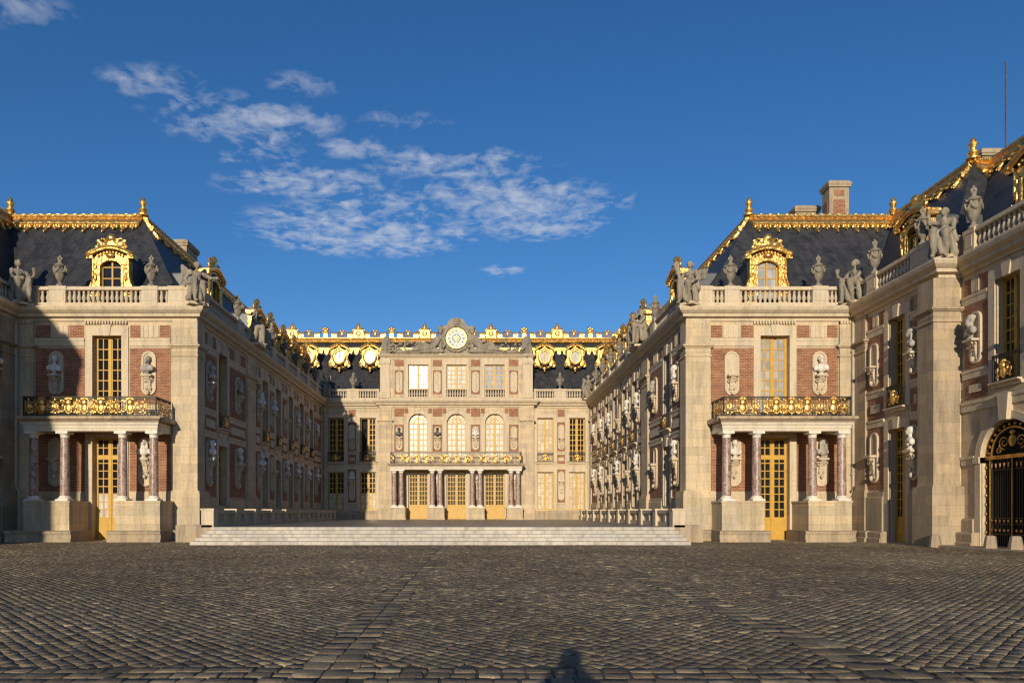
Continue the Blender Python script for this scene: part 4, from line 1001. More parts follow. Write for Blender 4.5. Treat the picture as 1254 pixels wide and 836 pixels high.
    mb.prism([(-1.5, -1.55), (1.5, -1.55), (1.75, -.6), (1.62, .5), (1.9, 1.2), (1.15, 1.1), (.95, 1.5), (.7, 1.95), (0, 2.15), (-.7, 1.95), (-.95, 1.5), (-1.15, 1.1), (-1.9, 1.2), (-1.62, .5), (-1.75, -.6)], 0, .7)
    ped = mb.build('clock_surround', 'statue', T)
    sh = [('e', (0, 0, 1.75), (.42, .3, .42)), ('e', (0, -.1, 1.5), (.30, .25, .28)), ('c', (-.2, 0, 1.7), (-.75, 0, 1.25), .22, .15), ('c', (.2, 0, 1.7), (.75, 0, 1.25), .22, .15), ('c', (-.75, 0, 1.3), (-1.3, -.05, 1.05), .18, .2), ('c', (.75, 0, 1.3), (1.3, -.05, 1.05), .18, .2)]
    sh += [('e', (1.27 * math.cos(a), -.05, 1.27 * math.sin(a)), (.2, .2, .2)) for a in [2 * PI * k / 22 for k in range(22)]]
    sh += [('e', (q * 1.6, 0, z), (.25, .3, .3)) for q in (-1, 1) for z in (-1.2, -.8, -.3, .2, .7, 1.05)]
    link('carved_crown', sculpt('carved_crown', sh, .06, 'statue', .05, 5), ped, (0, yk, cz))
    ck = MB(Matrix.Translation((0, yk - .12, cz))); ck.lathe([(1.0, 0), (1.0, .1)], seg=40)
    def disc(r0, r1, y0, y1, nm, m, seg=40):
        q = MB(Matrix.Translation((0, yk, cz))); q.ring(0, 0, r0, r1, y0, y1, 0, 2 * PI, seg); return q.build(nm, m, clock)
    clock = MB(Matrix.Translation((0, yk, cz))).ring(0, 0, .92, 1.04, -.24, .1, 0, 2 * PI, 40).build('clock', 'gold', T)
    disc(.50, .93, -.14, .05, 'dial_ring', 'white'); disc(.02, .50, -.16, .05, 'dial_centre', 'blue'); disc(.49, .53, -.18, .05, 'dial_rim', 'gold')
    sun = MB(Matrix.Translation((0, yk, cz))); sun.ell((0, -.18, 0), (.17, .07, .17), 12, 8)
    for k in range(16):
        a = 2 * PI * k / 16; r = .36 if k % 2 else .44
        sun.prism([(.16 * math.cos(a - .12), .16 * math.sin(a - .12)), (.16 * math.cos(a + .12), .16 * math.sin(a + .12)), (r * math.cos(a), r * math.sin(a))], -.19, -.17)
    sun.build('gilded_sun', 'gold', clock)
    num = MB()
    for h in range(12):
        a = PI / 2 - 2 * PI * h / 12; t = {0: 'XII', 1: 'I', 2: 'II', 3: 'III', 4: 'IV', 5: 'V', 6: 'VI', 7: 'VII', 8: 'VIII', 9: 'IX', 10: 'X', 11: 'XI'}[h]
        M = Matrix.Translation((.72 * math.cos(a), 0, .72 * math.sin(a))) @ Matrix.Rotation(-(a - PI / 2), 4, 'Y')
        wd = {'I': .06, 'V': .11, 'X': .11}; tw = sum(wd[c] for c in t); x = -tw / 2; q = MB(Matrix.Translation((0, yk - .15, cz)) @ M)
        for c in t:
            m = x + wd[c] / 2; H = .12
            if c == 'I': q.box(m - .014, m + .014, -.012, 0, -H, H)
            if c == 'V': q.prism([(m - .05, H), (m - .02, H), (m + .012, -H), (m - .012, -H)], -.012, 0); q.prism([(m + .03, H), (m + .05, H), (m + .012, -H), (m - .005, -H)], -.010, 0)
            if c == 'X': q.prism([(m - .05, H), (m - .02, H), (m + .05, -H), (m + .02, -H)], -.012, 0); q.prism([(m + .03, H), (m + .05, H), (m - .03, -H), (m - .05, -H)], -.010, 0)
            x += wd[c]
        num.v += []; num.add(q.v, q.f)
    num.build('numerals', 'black', clock)
    hd = MB(Matrix.Translation((0, yk, cz))); hd.prism([(-.03, -.1), (.03, -.1), (.05, -.62), (0, -.86), (-.05, -.62)], -.225, -.205); hd.build('clock_hand', 'white', clock)
    # big slate roof with gilded crest and oculi
    lo = (ROOF_LO - .02, [(-24, D1 + S0), (20, D1 + S0), (20, D1 + 14), (-24, D1 + 14)]); hi = (ROOF_HI - .02, [(-24, D1 + S1), (20, D1 + S1), (20, D1 + 14), (-24, D1 + 14)])
    rf = roof(T, lo, hi)
    sl = Vector((0, S1 - S0, ROOF_HI - ROOF_LO)).normalized(); x0, x1 = -23.5 - T.location.x, 19.5 - T.location.x
    yt, zt = S1, ROOF_HI
    mb = MB(); mb.box(x0, x1, yt - .35, yt + .2, zt + .06, zt + .20); mb.box(x0, x1, yt - .45, yt + .2, zt + .20, zt + .30); mb.tube([(x0, yt - .32, zt - .06), (x1, yt - .32, zt - .06)], .12, 8)
    mb.tube([(x0, yt - .46, zt + .25), (x1, yt - .46, zt + .25)], .07, 8); mb.tube([(x0, yt - .36, zt + .13), (x1, yt - .36, zt + .13)], .06, 8)
    mb.build('gilded_cornice', 'gold', rf, 40)
    f = lambda t: (S1 - t * sl.y, ROOF_HI - t * sl.z)    # point t metres down the slope
    (ya, za), (yb, zb) = f(1.15), f(1.5)
    mb = MB(); mb.box(x0, x1, ya - .28, ya + .3, za - .1, za + .12); mb.tube([(x0, ya - .3, za - .12), (x1, ya - .3, za - .12)], .1, 8); 
    mb.build('gilded_band', 'gold', rf, 40)
    fr = MB(); u = 3.25 / 5; k0 = int(x0 / u)
    for k in range(k0, int(x1 / u)):
        c = k * u; d = .42 if k % 5 in (2, 3) else .0; y = yb - .2
        fr.prism([(c - u / 2, zb + .2), (c + u / 2, zb + .2), (c + u * .36, zb + .02), (c + .1, zb - d), (c, zb - d - .14), (c - .1, zb - d), (c - u * .36, zb + .02)], y, y + .1)
        fr.ell((c, y, zb + .02), (.12, .07, .1), 6, 4); fr.ell((c, y, zb - d), (.1, .07, .12), 6, 4)
    fr.build('gilded_fringe', 'gold', rf, 40)
    # cresting
    cr = MB(); y = yt - .12; z = zt + .30
    cr.box(x0, x1, y - .06, y + .06, z, z + .14); cr.build('crest_rail', 'goldflat', rf)
    for i in range(-3, 3):
        c = 3.65 + 7.3 * i
        cb = link('crest_cartouche', CART, rf, (c, y, z)); b2 = link('crest_knot', KNOT, rf, (c + 3.65, y, z))
        for q in (1.83, 5.47): link('crest_garland', GARL, rf, (c + q, y, z))
    for i, c in enumerate((-15.75, -12.5, -9.25, 9.25, 12.5, 15.75)):
        o = link('oculus', OCUL, T, (c, 2.75, 18.0)); o.scale = (.92, 1, .92); link('pane', OCUP, o); link('cheeks', OCUC, o); link('window_frame', OCUF, o)
def gold_pieces():
    mb = MB(); mb.box(-.62, .62, -.10, .10, .1, 1.0); mb.tube([(-.6, -.1, .12), (-.62, -.1, .6), (-.5, -.1, 1.0), (0, -.12, 1.1), (.5, -.1, 1.0), (.62, -.1, .6), (.6, -.1, .12)], .08, 7); mb.ell((0, -.12, .55), (.28, .12, .34), 10, 7); mb.ring(0, .55, .30, .42, -.16, 0, 0, 2 * PI, 16)
    for q in (-1, 1):
        mb.spiral(q * .66, .62, -.05, .26, .05, 0 if q > 0 else PI, 1.4 * q, .07, 14, 6); mb.ell((q * .46, -.05, 1.04), (.16, .12, .12), 7, 5)
    for x, zz, r in ((0, 1.16, .30), (0, 1.42, .22), (0, 1.66, .12), (-.28, 1.24, .13), (.28, 1.24, .13)): mb.ell((x, -.04, zz), (r, .16, r * .7), 8, 6)
    cart = mb.mesh('crest_cartouche', 'gold', 50)
    mb = MB(); mb.box(-.22, .22, -.09, .09, .1, .62)
    for x, zz, r in ((0, .85, .30), (-.24, 1.05, .18), (.24, 1.05, .18), (0, 1.18, .2), (-.25, .7, .15), (.25, .7, .15)): mb.ell((x, -.04, zz), (r, .16, r * .85), 8, 6)
    knot = mb.mesh('crest_knot', 'gold', 50)
    mb = MB()
    for q in (-1, 1):
        mb.box(q * .62, q * 1.15, -.07, .07, .1, .60); mb.tube([(q * (.15 + 1.2 * t), -.04, .80 - .28 * math.sin(PI * t) + .1 * (1 - t)) for t in [i / 8 for i in range(9)]], .085, 6)
        mb.spiral(q * .30, .38, -.03, .24, .05, PI / 2, 1.4 * q, .06, 14, 6); mb.ell((q * .16, -.05, .88), (.12, .1, .14), 7, 5)
    mb.ell((0, -.05, .55), (.14, .1, .3), 8, 6)
    garl = mb.mesh('crest_garland', 'gold', 50)
    mb = MB(); mb.ring(0, 0, .58, .82, -.14, .25, 0, 2 * PI, 24, 1.22); mb.ring(0, 0, .56, .62, -.2, 0, 0, 2 * PI, 24, 1.22)
    P = [(.60, .75), (1.02, .85), (1.06, .5), (.92, .1), (.9, -.3), (1.12, -.7), (1.2, -1.0), (1.0, -1.18), (.6, -1.0)]
    for q in (-1, 1):
        mb.prism([(q * a, b) for a, b in P], -.06, .3); mb.spiral(q * 1.02, -.92, -.08, .22, .05, 0 if q > 0 else PI, 1.4 * q, .07, 12, 6); mb.ell((q * .98, -.1, .35), (.1, .1, .3), 7, 5)
        mb.ell((q * .45, -.12, -1.22), (.26, .14, .12), 7, 5)
    arc = [(-1.15 + 2.3 * k / 12, .92 + .5 * math.sin(PI * k / 12)) for k in range(13)]
    for k in range(12):
        (a, b), (c, d) = arc[k], arc[k + 1]; mb.prism([(a, b - .2), (c, d - .2), (c, d + .06), (a, b + .06)], -.20, .3)
    mb.ell((0, -.2, 1.1), (.28, .16, .22), 8, 6); mb.ell((0, -.1, -1.35), (.24, .14, .22), 8, 6); mb.ell((0, -.1, -1.62), (.12, .1, .18), 8, 6)
    for q in (-1, 1): mb.tube([(q * (a + .03), -.08, b) for a, b in P[1:-1]], .10, 7)
    mb.tube([(a, -.30, b + .02) for a, b in arc], .11, 7); mb.tube([(a * .9, -.26, b - .22) for a, b in arc], .06, 6)
    mb.tube([(.74 * math.cos(a), -.28, .74 * 1.22 * math.sin(a)) for a in [2 * PI * k / 24 for k in range(25)]], .085, 7)
    for q in (-1, 1): mb.tube([(q * (.2 + .16 * k), -.12, -1.12 - .07 * math.sin(k)) for k in range(6)], .07, 6)
    oc = mb.mesh('oculus', 'gold', 45)
    p = MB().prism([(.6 * math.cos(a), .73 * math.sin(a)) for a in [2 * PI * k / 24 for k in range(24)]], .02, .05).mesh('pane', 'curtain')
    c = MB().prism([(-.85, -1.0), (.85, -1.0), (.85, .8), (.5, 1.2), (-.5, 1.2), (-.85, .8)], .31, 2.6).mesh('cheeks', 'lead')
    f = MB().box(-.045, .045, -.02, .06, -.72, .72).mesh('window_frame', 'ochre')
    return cart, knot, garl, oc, p, c, f
CART, KNOT, GARL, OCUL, OCUP, OCUC, OCUF = gold_pieces()
main_block()
# ------------------------------------------------------------------ near wings
def near_wing(side):
    sg = 1 if side == 'R' else -1; T = BUILD['A' + side]; s = sg; A = AR if sg > 0 else AL; B = BR if sg > 0 else BL
    X = lambda u: s * u
    wu, ww = 3.95, 1.35
    wall(T, X(0), X(7), -.1, 12.2, [(X(wu - ww / 2), X(wu + ww / 2), 6.75, 11.3), (X(wu - ww / 2), X(wu + ww / 2), .05, 5.75)], back=1.)
    pilaster(T, X(.35), X(1.35), .13, .1, 0, 2.6, mat='darkashlar')
    pilaster(T, X(5.95), X(7.06), .30, .9, 0, 2.6, .16, mat='darkashlar')
    cornice(T, X(0), X(7), -1, 1)
    for a, b in ((1.4, wu - 1.05), (wu + 1.05, 5.9)):
        band(T, X(a), X(b), 10.80, 11.22, .09); band(T, X(a), X(b), 7.55, 7.95, .1); band(T, X(a), X(b), 6.0, 6.4, .1)
        panel(T, X(a + .04), X(b - .04), 8.0, 10.74); panel(T, X(a + .04), X(b - .04), 6.44, 7.5); panel(T, X(a + .04), X(b - .04), 2.75, 5.95)
        MB().box(min(X(a + .35), X(b - .35)), max(X(a + .35), X(b - .35)), -.09, .02, 6.75, 7.2).build('stone_tablet', 'trim', T)
        w = b - a; frieze(T, [('b', X(a + .03), X(a + w * .3)), ('t', X(a + w * .34), X(a + w * .66)), ('b', X(a + w * .7), X(b - .03))])
        MB().mould([(-.05, 0), (.16, 0), (.16, 2.3), (.1, 2.4), (.1, 2.6), (-.05, 2.66)], X(a), X(b)).build('dado', 'bench', T)
    surround(T, X(wu), ww, 6.75, 11.3, .36, .5); surround(T, X(wu), ww, .05, 5.75, .36, .45)
    window(T, X(wu), ww, 6.75, 11.3, 4, 8, 'glass'); window(T, X(wu), ww, .05, 5.75, 4, 10, 'glass', panel=1.3, transom=4.6, name='door'); guard(T, X(wu), ww, 6.8, 1.1)
    nb = {'R': [(2.05, 0, 0), (5.35, 1, 1)], 'L': [(2.05, 1, 0), (5.35, 0, 0)]}[side]
    for u, up, low in nb:
        niche(T, X(u), 8.15, 10.45, (8.3, 9.2), .36, -.018); niche(T, X(u), 3.1, 5.75, (3.3, 4.55), .36, -.018)
        if up: bust('grey stone bust high on the near wing between gilded window and tall corner pier' if sg > 0 else 'pale bust at the frame edge on the shaded wing end', W(T, (X(u), -.27, 9.2)), T.rotation_euler[2], 2, 'greybust' if sg > 0 else 'bust', -.3, None, 1.12)
        if low: bust('white bust beside the narrow ochre door of the near wing', W(T, (X(u), -.27, 4.55)), T.rotation_euler[2], 0, 'bust', -.35, None, 1.12)
    balustrade(T, [('p', X(.1), X(.5)), ('b', X(.5), X(1.6)), ('p', X(1.6), X(2.5)), ('b', X(2.5), X(5.3)), ('p', X(5.3), X(6.9))], -.02)
    MB().box(min(X(0), X(7)), max(X(0), X(7)), .1, 1.6, 12.86, 12.98).build('gutter_ledge', 'lead', T)
    for a, w in ((1.6, .6), (2.75, .5)):
        MB().mould([(0, 0), (w, 0), (w, .2), (w - .06, .25), (w - .04, .5), (w - .12, .58), (0, .58)], X(a - .55), X(a + .5)).build('plinth_bench', 'bench', T)
    # short return front facing the court at the pier
    ti = S1 if sg > 0 else 4.2
    lo = [(A + sg * S0, D0 + S0), (A + sg * S0, 31 + S0), (B + sg * S0, 31 + S0), (B + sg * 12, 31 + S0), (B + sg * 12, D0 + S0)]
    hi = [(A + sg * ti, D0 + S1), (A + sg * ti, 31 + S1), (B + sg * ti, 31 + S1), (B + sg * 12, 31 + S1), (B + sg * 12, D0 + S1)]
    rf = roof(T, (ROOF_LO - .03, lo), (ROOF_HI - .03, hi))
    z = ROOF_HI + .1; dn = (-sg * (ti - S0), 0, -(ROOF_HI - ROOF_LO))
    p0, p1 = (A + sg * ti, 31 + S1, z), (A + sg * ti, D0 + S1, z)
    ridge(T, *((p1, p0) if sg > 0 else (p0, p1)), dn, rf)
    a, b = sorted((A + sg * ti, B + sg * ti)); ridge(T, (a, 31 + S1, z), (b, 31 + S1, z), (0, -(S1 - S0), -(ROOF_HI - ROOF_LO)), rf)
    finial(T, A + sg * ti, 31 + S1, z + .1, rf)
    dormer(T, X(3.7), 1.1, 13.72, .98, 'glass')
    # return front: pier face and cornice facing the camera side, built in a rotated frame
    T2 = BUILD['B' + side]
    mb = MB(inv(T)); x0, x1 = sorted((A, B + sg * .1)); mb.box(x0, x1, 31.03, 32.2, -.1, 12.2); mb.build('return_wall', 'darkashlar', T)
    M = inv(T) @ Matrix.Translation((0, 31.0, 0))
    q = MB(M); q.mould(CORN, x0 if sg > 0 else x0 + .1, x1 - .1 if sg > 0 else x1, *((1, -1) if sg > 0 else (-1, 1))); q.build('cornice', 'trim', T)
    q = MB(inv(T)); q.box(A + sg * .2, B + sg * .15, 31.0, 31.28, 12.9, 14.1); q.box(A + sg * .17, B + sg * .15, 30.97, 31.31, 13.85, 14.12); q.build('parapet', 'trim', T)
near_wing('R'); near_wing('L')

def gate_wing():
    T = BUILD['BR']; gu, gr = 2.75, 1.5     # u = metres toward the camera from the pier
    wall(T, 0, 16, -.1, 12.2, [(gu - gr, gu + gr, .06, 5.45, True), (gu - .68, gu + .68, 7.0, 11.4), (8.2, 9.6, 7.0, 11.4), (8.2, 9.6, .5, 5.6)], back=12.)
    cornice(T, 0, 16, -1, 0); band(T, .1, gu - 1.1, 10.8, 11.22, .08); band(T, gu + 1.1, 7.6, 10.8, 11.22, .08)
    for a, b in ((.25, gu - 1.15), (gu + 1.15, 4.9)):
        panel(T, a, b, 7.95, 10.74); panel(T, a, b, 6.6, 7.45); MB().box(a + .35, b - .3, -.09, .02, 6.85, 7.2).build('stone_tablet', 'trim', T)
        w = b - a; frieze(T, [('b', a, a + w * .3), ('t', a + w * .34, a + w * .66), ('b', a + w * .7, b)]); band(T, a - .1, b + .1, 7.5, 7.9, .1)
        niche(T, (a + b) / 2 + .05, 8.1, 10.4, (8.25, 9.15), .34, -.018)
    bust('weathered bust on its bracket high beside the gate window, casting a shadow', W(T, (.95, -.27, 9.15)), T.rotation_euler[2], 1, 'greybust', -.3, None, 1.12)
    band(T, .05, 16, 6.05, 6.5, .12)
    for a, b in ((.05, gu - gr - .35), (gu + gr + .35, 7)): band(T, a, b, 3.65, 4.05, .12)
    for a, b in ((.05, gu - gr - .35), (gu + gr + .35, 16)): MB().mould([(-.05, 0), (.16, 0), (.16, 1.2), (.08, 1.3), (-.05, 1.3)], a, b).build('dado', 'bench', T)
    mb = MB(); mb.ring(gu, 3.95, gr, gr + .32, -.07, .03, 0, PI, 22); mb.box(gu - gr - .32, gu - gr, -.07, .03, 0, 3.95); mb.box(gu + gr, gu + gr + .32, -.07, .03, 0, 3.95)
    mb.box(gu - gr - .36, gu - gr, -.14, .3, 3.7, 3.98); mb.box(gu + gr, gu + gr + .36, -.14, .3, 3.7, 3.98)
    p, f = _key(0, 0, .3, 0, 1.1, .2, .3); mb.add([(x + gu, y - .26, z + 5.4) for x, y, z in p], f); mb.build('arch_surround', 'trim', T)
    surround(T, gu, 1.36, 7.0, 11.4, .36, .5); window(T, gu, 1.36, 7.0, 11.4, 4, 8, 'glass'); guard(T, gu, 1.36, 7.02, 1.15)
    surround(T, 8.9, 1.4, 7.0, 11.4); window(T, 8.9, 1.4, 7.0, 11.4); surround(T, 8.9, 1.4, .5, 5.6); window(T, 8.9, 1.4, .5, 5.6)
    balustrade(T, [('p', .45, 1.1), ('b', 1.1, 4.6), ('p', 4.6, 5.6), ('b', 5.6, 9), ('p', 9, 10), ('b', 10, 15)], -.02)
    # iron gate leaf pair inside the arch
    o = MB().box(gu - gr + .01, gu + gr - .01, .40, .44, .06, 3.9).prism([(gu + (gr - .01) * math.cos(a), 3.9 + (gr - .01) * math.sin(a)) for a in [PI * k / 16 for k in range(17)]], .40, .44).build('gate_backing', 'void', T)
    g = MB(); y = .22
    g.ring(gu, 3.95, gr - .12, gr, y - .04, y + .06, 0, PI, 22); g.ring(gu, 3.95, gr - .42, gr - .34, y - .03, y + .05, 0, PI, 22)
    for x in (gu - gr, gu + gr - .12): g.box(x, x + .12, y - .04, y + .06, .06, 3.95)
    for x in (gu - gr + .3, gu - .05, gu + gr - .38): g.box(x, x + .1, y - .05, y + .05, .06, 3.9)
    for z in (.1, .62, 1.05, 1.3, 3.35, 3.6): g.box(gu - gr + .12, gu + gr - .12, y - .03, y + .03, z, z + .05)
    for k in range(22): x = gu - gr + .16 + k * (2 * gr - .32) / 21; g.box(x - .016, x + .016, y - .016, y + .016, .1, 3.9)
    gate = g.build('iron_gate', 'iron', T)
    d = MB(); d.box(gu - gr + .02, gu + gr - .02, y - .10, y + .0, 3.82, 3.98); d.ring(gu, 3.95, gr - .36, gr - .31, y - .07, y, 0, PI, 22); d.ring(gu, 3.95, gr - .05, gr - .01, y - .07, y, 0, PI, 22)
    for x in (gu - gr + .27, gu + .0, gu + gr - .27): d.box(x - .02, x + .02, y - .08, y - .04, .1, 3.85)
    for k in range(14):
        a = PI * (k + .5) / 14; d.ell((gu + (gr - .2) * math.cos(a), y - .06, 3.95 + (gr - .2) * math.sin(a)), (.07, .04, .07), 7, 5)
    for q in (-1, 1):
        for k in range(9): d.ell((gu + q * (gr - .06 + .0), y - .06, .3 + k * .4), (.045, .04, .09), 6, 4)
        d.spiral(gu + q * .45, 4.5, y - .05, .30, .05, -PI / 2, 1.6 * q, .035, 18, 5); d.spiral(gu + q * .75, 4.2, y - .05, .17, .04, PI / 2, 1.4 * q, .03, 14, 5)
        for k in range(5): d.ell((gu + q * (.22 + k * .23), y - .05, 3.55), (.04, .03, .12), 6, 4); d.ell((gu + q * (.22 + k * .23), y - .05, 1.2), (.06, .03, .07), 6, 4); d.ell((gu + q * (.22 + k * .23), y - .05, .8), (.07, .03, .07), 6, 4)
    d.ell((gu, y - .06, 4.55), (.2, .07, .25), 10, 7); d.ell((gu, y - .06, 4.9), (.14, .06, .1), 8, 6)
    d.build('gilded_ornament', 'goldflat', gate, 45)
    B, sg = BR, 1; z = ROOF_HI + .1
    rf = roof(T, (ROOF_LO - .04, [(B + S0, 31 + S0), (B + S0, 15), (B + 12, 15), (B + 12, 31 + S0)]), (ROOF_HI - .04, [(B + S1, 31 + S1), (B + S1, 15), (B + 12, 15), (B + 12, 31 + S1)]))
    ridge(T, (B + S1, 31 + S1, z), (B + S1, 16, z), (-(S1 - S0), 0, -(ROOF_HI - ROOF_LO)), rf)
    dormer(T, 2.9, 1.1, 13.72, 1., 'glass'); dormer(T, 8.9, 1.1, 13.72, 1., 'glass')
    MB().box(0, 16, .1, 1.6, 12.86, 12.97).build('gutter_ledge', 'lead', T)
    for a, b in ((.1, .62), (.66, 1.2)): MB().mould([(0, 0), (.45, 0), (.45, .2), (.4, .25), (.42, .6), (.36, .68), (0, .68)], a, b).build('plinth_bench', 'bench', T)
    chimney(T, 31.1, 32.7, 41.8, 42.5, 19.5, 23.8, True)
    p = inv(T) @ Vector((33.0, 42.4, 23.7)); MB().tube([p, p + Vector((0, 0, 5.8))], .05, 6).build('mast', 'lead', T)
gate_wing()
def plain_left():
    T = BUILD['BL']; Ln = 22.0; X = lambda u: -u
    hs = []
    for k in range(5): hs += [(X(3 + 4 * k - .7), X(3 + 4 * k + .7), 6.9, 11.3), (X(3 + 4 * k - .7), X(3 + 4 * k + .7), .5, 5.6)]
    wall(T, X(0), X(Ln), -.1, 12.2, hs, back=1.); cornice(T, X(0), X(Ln), -1, 0); band(T, X(.1), X(Ln), 6.0, 6.4, .1)
    for k in range(5):
        for a, b in ((6.9, 11.3), (.5, 5.6)): surround(T, X(3 + 4 * k), 1.4, a, b); window(T, X(3 + 4 * k), 1.4, a, b)
    B, sg = BL, -1
    roof(T, (ROOF_LO - .04, [(B - S0, 31 + S0), (B - S0, 9.), (B - 12, 9.), (B - 12, 31 + S0)]), (ROOF_HI - .04, [(B - 4.2, 31 + S1), (B - 4.2, 9.), (B - 12, 9.), (B - 12, 31 + S1)]))
    V = thing('palace_pavilion', 'tall classical stone pavilion ending the shaded range, outside the frame', 'building', (BL - .4, ENDY, 0))
    mb = MB(); mb.box(-14, 0, 0, 6.6, -.1, 17.3); mb.build('wall', 'ashlar', V)
    mb = MB(); mb.box(-14.3, .3, -.3, 6.6, 17.3, 17.8); mb.build('cornice', 'trim', V)
    mb = MB()
    for k in range(6): mb.lathe([(.45, 4.5), (.40, 16), (.55, 16.4), (.55, 17.28)], -.25, .7 + k * 1.05, 0, 14)
    mb.box(-.1, .25, .2, 6.3, 0, 4.5); mb.build('colonnade', 'trim', V)
    mb = MB(); mb.add([(-14, 0, 17.8), (0, 0, 17.8), (0, 6.6, 17.8), (-14, 6.6, 17.8), (-10.7, 2.6, 22.4), (-3.3, 2.6, 22.4), (-3.3, 4, 22.4), (-10.7, 4, 22.4)], [(0, 1, 5, 4), (1, 2, 6, 5), (2, 3, 7, 6), (3, 0, 4, 7), (4, 5, 6, 7), (3, 2, 1, 0)]); mb.build('roof', 'slate', V)
SUN_AZ, SUN_EL = math.atan(.135), R(12.1)
ENDY = 2.4
plain_left()

# ------------------------------------------------------------------ sculpture on the balustrades and front busts
def front(T, p, zb, label, v, m, turn=0, s=1.08): bust(label, W(T, (px(p) - T.location.x, -.27, zb)), 0, v, m, turn, None, s)
front(TR, 1002.7, 9.15, 'white marble bust above the balcony of the sunlit pavilion', 1, 'bust', -.2, 1.12)
front(TR, 898, 4.55, 'white marble bust behind porch columns, nearer the court steps, on the sunlit pavilion', 0, 'bust', .2, 1.05)
front(TR, 1004.5, 4.55, 'dark grey bust behind porch columns beside the ochre door of the sunlit pavilion', 2, 'greybust', .3, 1.05)
front(TL, 70, 9.15, 'pale bust in the shaded upper niche of the half shaded pavilion', 0, 'bust', .3)
front(TL, 183, 9.15, 'dark grey bust in the sunlit upper niche of the half shaded pavilion', 1, 'greybust', -.2)
front(TL, 179, 4.55, 'cream bust between porch columns beside the ochre door of the half shaded pavilion', 2, 'bust', .2)
C = T_CENTRE
def rear(x, y, z, label, v, m, t=0): bust(label, W(C, (x, y - .27, z)), 0, v, m, t)
rear(-5.8, -.6, 9.1, 'dark bust beside the first arched window above the balcony, nearest the shaded wing', 0, 'darkbust', .2)
rear(-1.93, -.6, 9.1, 'dark bust between first and middle arched windows above the balcony', 1, 'darkbust', -.2)
rear(1.93, -.6, 9.1, 'pale bust between middle and last arched windows above the balcony', 2, 'bust')
rear(-10.67, 0, 4.72, 'white bust between the shaded ground floor windows of the rear block', 2, 'bust', .2)
for x, w in ((-1.93, 'first'), (1.93, 'second'), (5.8, 'third')): rear(x, -.6, 4.6, f'white bust behind paired red columns of the rear porch, {w} from the shaded wing', ORD.index(w) % 3, 'bust')

urn('stone urn on the shaded-side balustrade, before the roof between seated statue and gilded dormer', (px(73.5), D0, 14.09), 0, 'urns on the pavilion balustrades', 1.02)
urn('stone urn on the half shaded pavilion between gilded dormer and winged corner statue', (px(185.5), D0, 14.09), 0, 'urns on the pavilion balustrades', 1.02)
urn('stone urn on the sunlit pavilion between cornucopia statue and gilded dormer', (px(894.5), D0, 14.09), 0, 'urns on the pavilion balustrades', 1.02)
urn('stone urn on the sunlit pavilion between gilded dormer and statue with a cup', (px(1002), D0, 14.09), 0, 'urns on the pavilion balustrades', 1.02)
AT, BT = BUILD['AR'], BUILD['BR']
urn('stone urn on the near wing, between cup statue and the wing dormer', W(AT, (2.05, -.02, 14.1)), 0, 'urns on the near wing', 1.05)
urn('stone urn on the near wing, close behind the pair at the corner pier', W(AT, (5.9, -.02, 14.1)), 0, 'urns on the near wing', 1.05)
urn('stone urn on the gate wing balustrade, standing alone before dark slate', W(BT, (.8, -.02, 14.1)), 0, 'urns on the near wing', 1.1)
urn('stone urn on rear balustrade between shaded wing and clock attic', W(C, (-10.55, 0, 14.08)), 0, 'urns on the rear balustrade', 1.)
urn('stone urn on rear balustrade between clock attic and sunlit wing', W(C, (10.55, 0, 14.08)), 0, 'urns on the rear balustrade', 1.)

st = statue('seated stone figure at the shaded inner corner above the half shaded pavilion', (px(31), 37.55, 12.92), R(50), 's0', seated(2, 0, .05, -1)); plinth_for(st)
st = statue('winged seated stone figure on the half shaded pavilion corner beside the court', (XL + .1, 37.75, 12.92), R(38), 's3', seated(3)); plinth_for(st)
st = statue('seated stone figure with cornucopia on the sunlit pavilion corner beside the court', (XR + .05, 37.75, 12.92), R(-48), 's1', seated(1)); plinth_for(st)
st = statue('seated stone figure holding a cup at the inner corner of the sunlit pavilion', (AR - .2, 37.5, 12.92), R(-70), 's2', seated(2)); plinth_for(st)
st = statue('large seated stone figure on the near wing corner pier above the cornice', (AR + .2, 31.0, 12.92), R(-50), 's4', seated(0), .98); plinth_for(st)
group2 = seated(0) + seated(2, .95, 0, -1)
WRT, WLT = BUILD['WR'], BUILD['WL']
st = statue('pair of seated stone figures midway along the sunlit court wing balustrade', W(WRT, (-9.5, -.35, 12.92)), R(-90), 'g2', group2, 1.0); plinth_for(st, 2)
st = statue('pair of seated stone figures midway along the shaded court wing balustrade', W(WLT, (9.0, -.35, 12.92)), R(90), 'g2', None, 1.0); plinth_for(st, 2)
st = statue('seated stone figure with raised arm where shaded wing meets the rear block', (XL + .35, D1 - .5, 12.92), R(30), 's0b', seated(0, 0, 0, -1), 1.0); plinth_for(st)
st = statue('winged stone figure where the sunlit wing meets the rear block', (XR - .35, D1 - .5, 12.92), R(-30), 's3', None, 1.0); plinth_for(st)
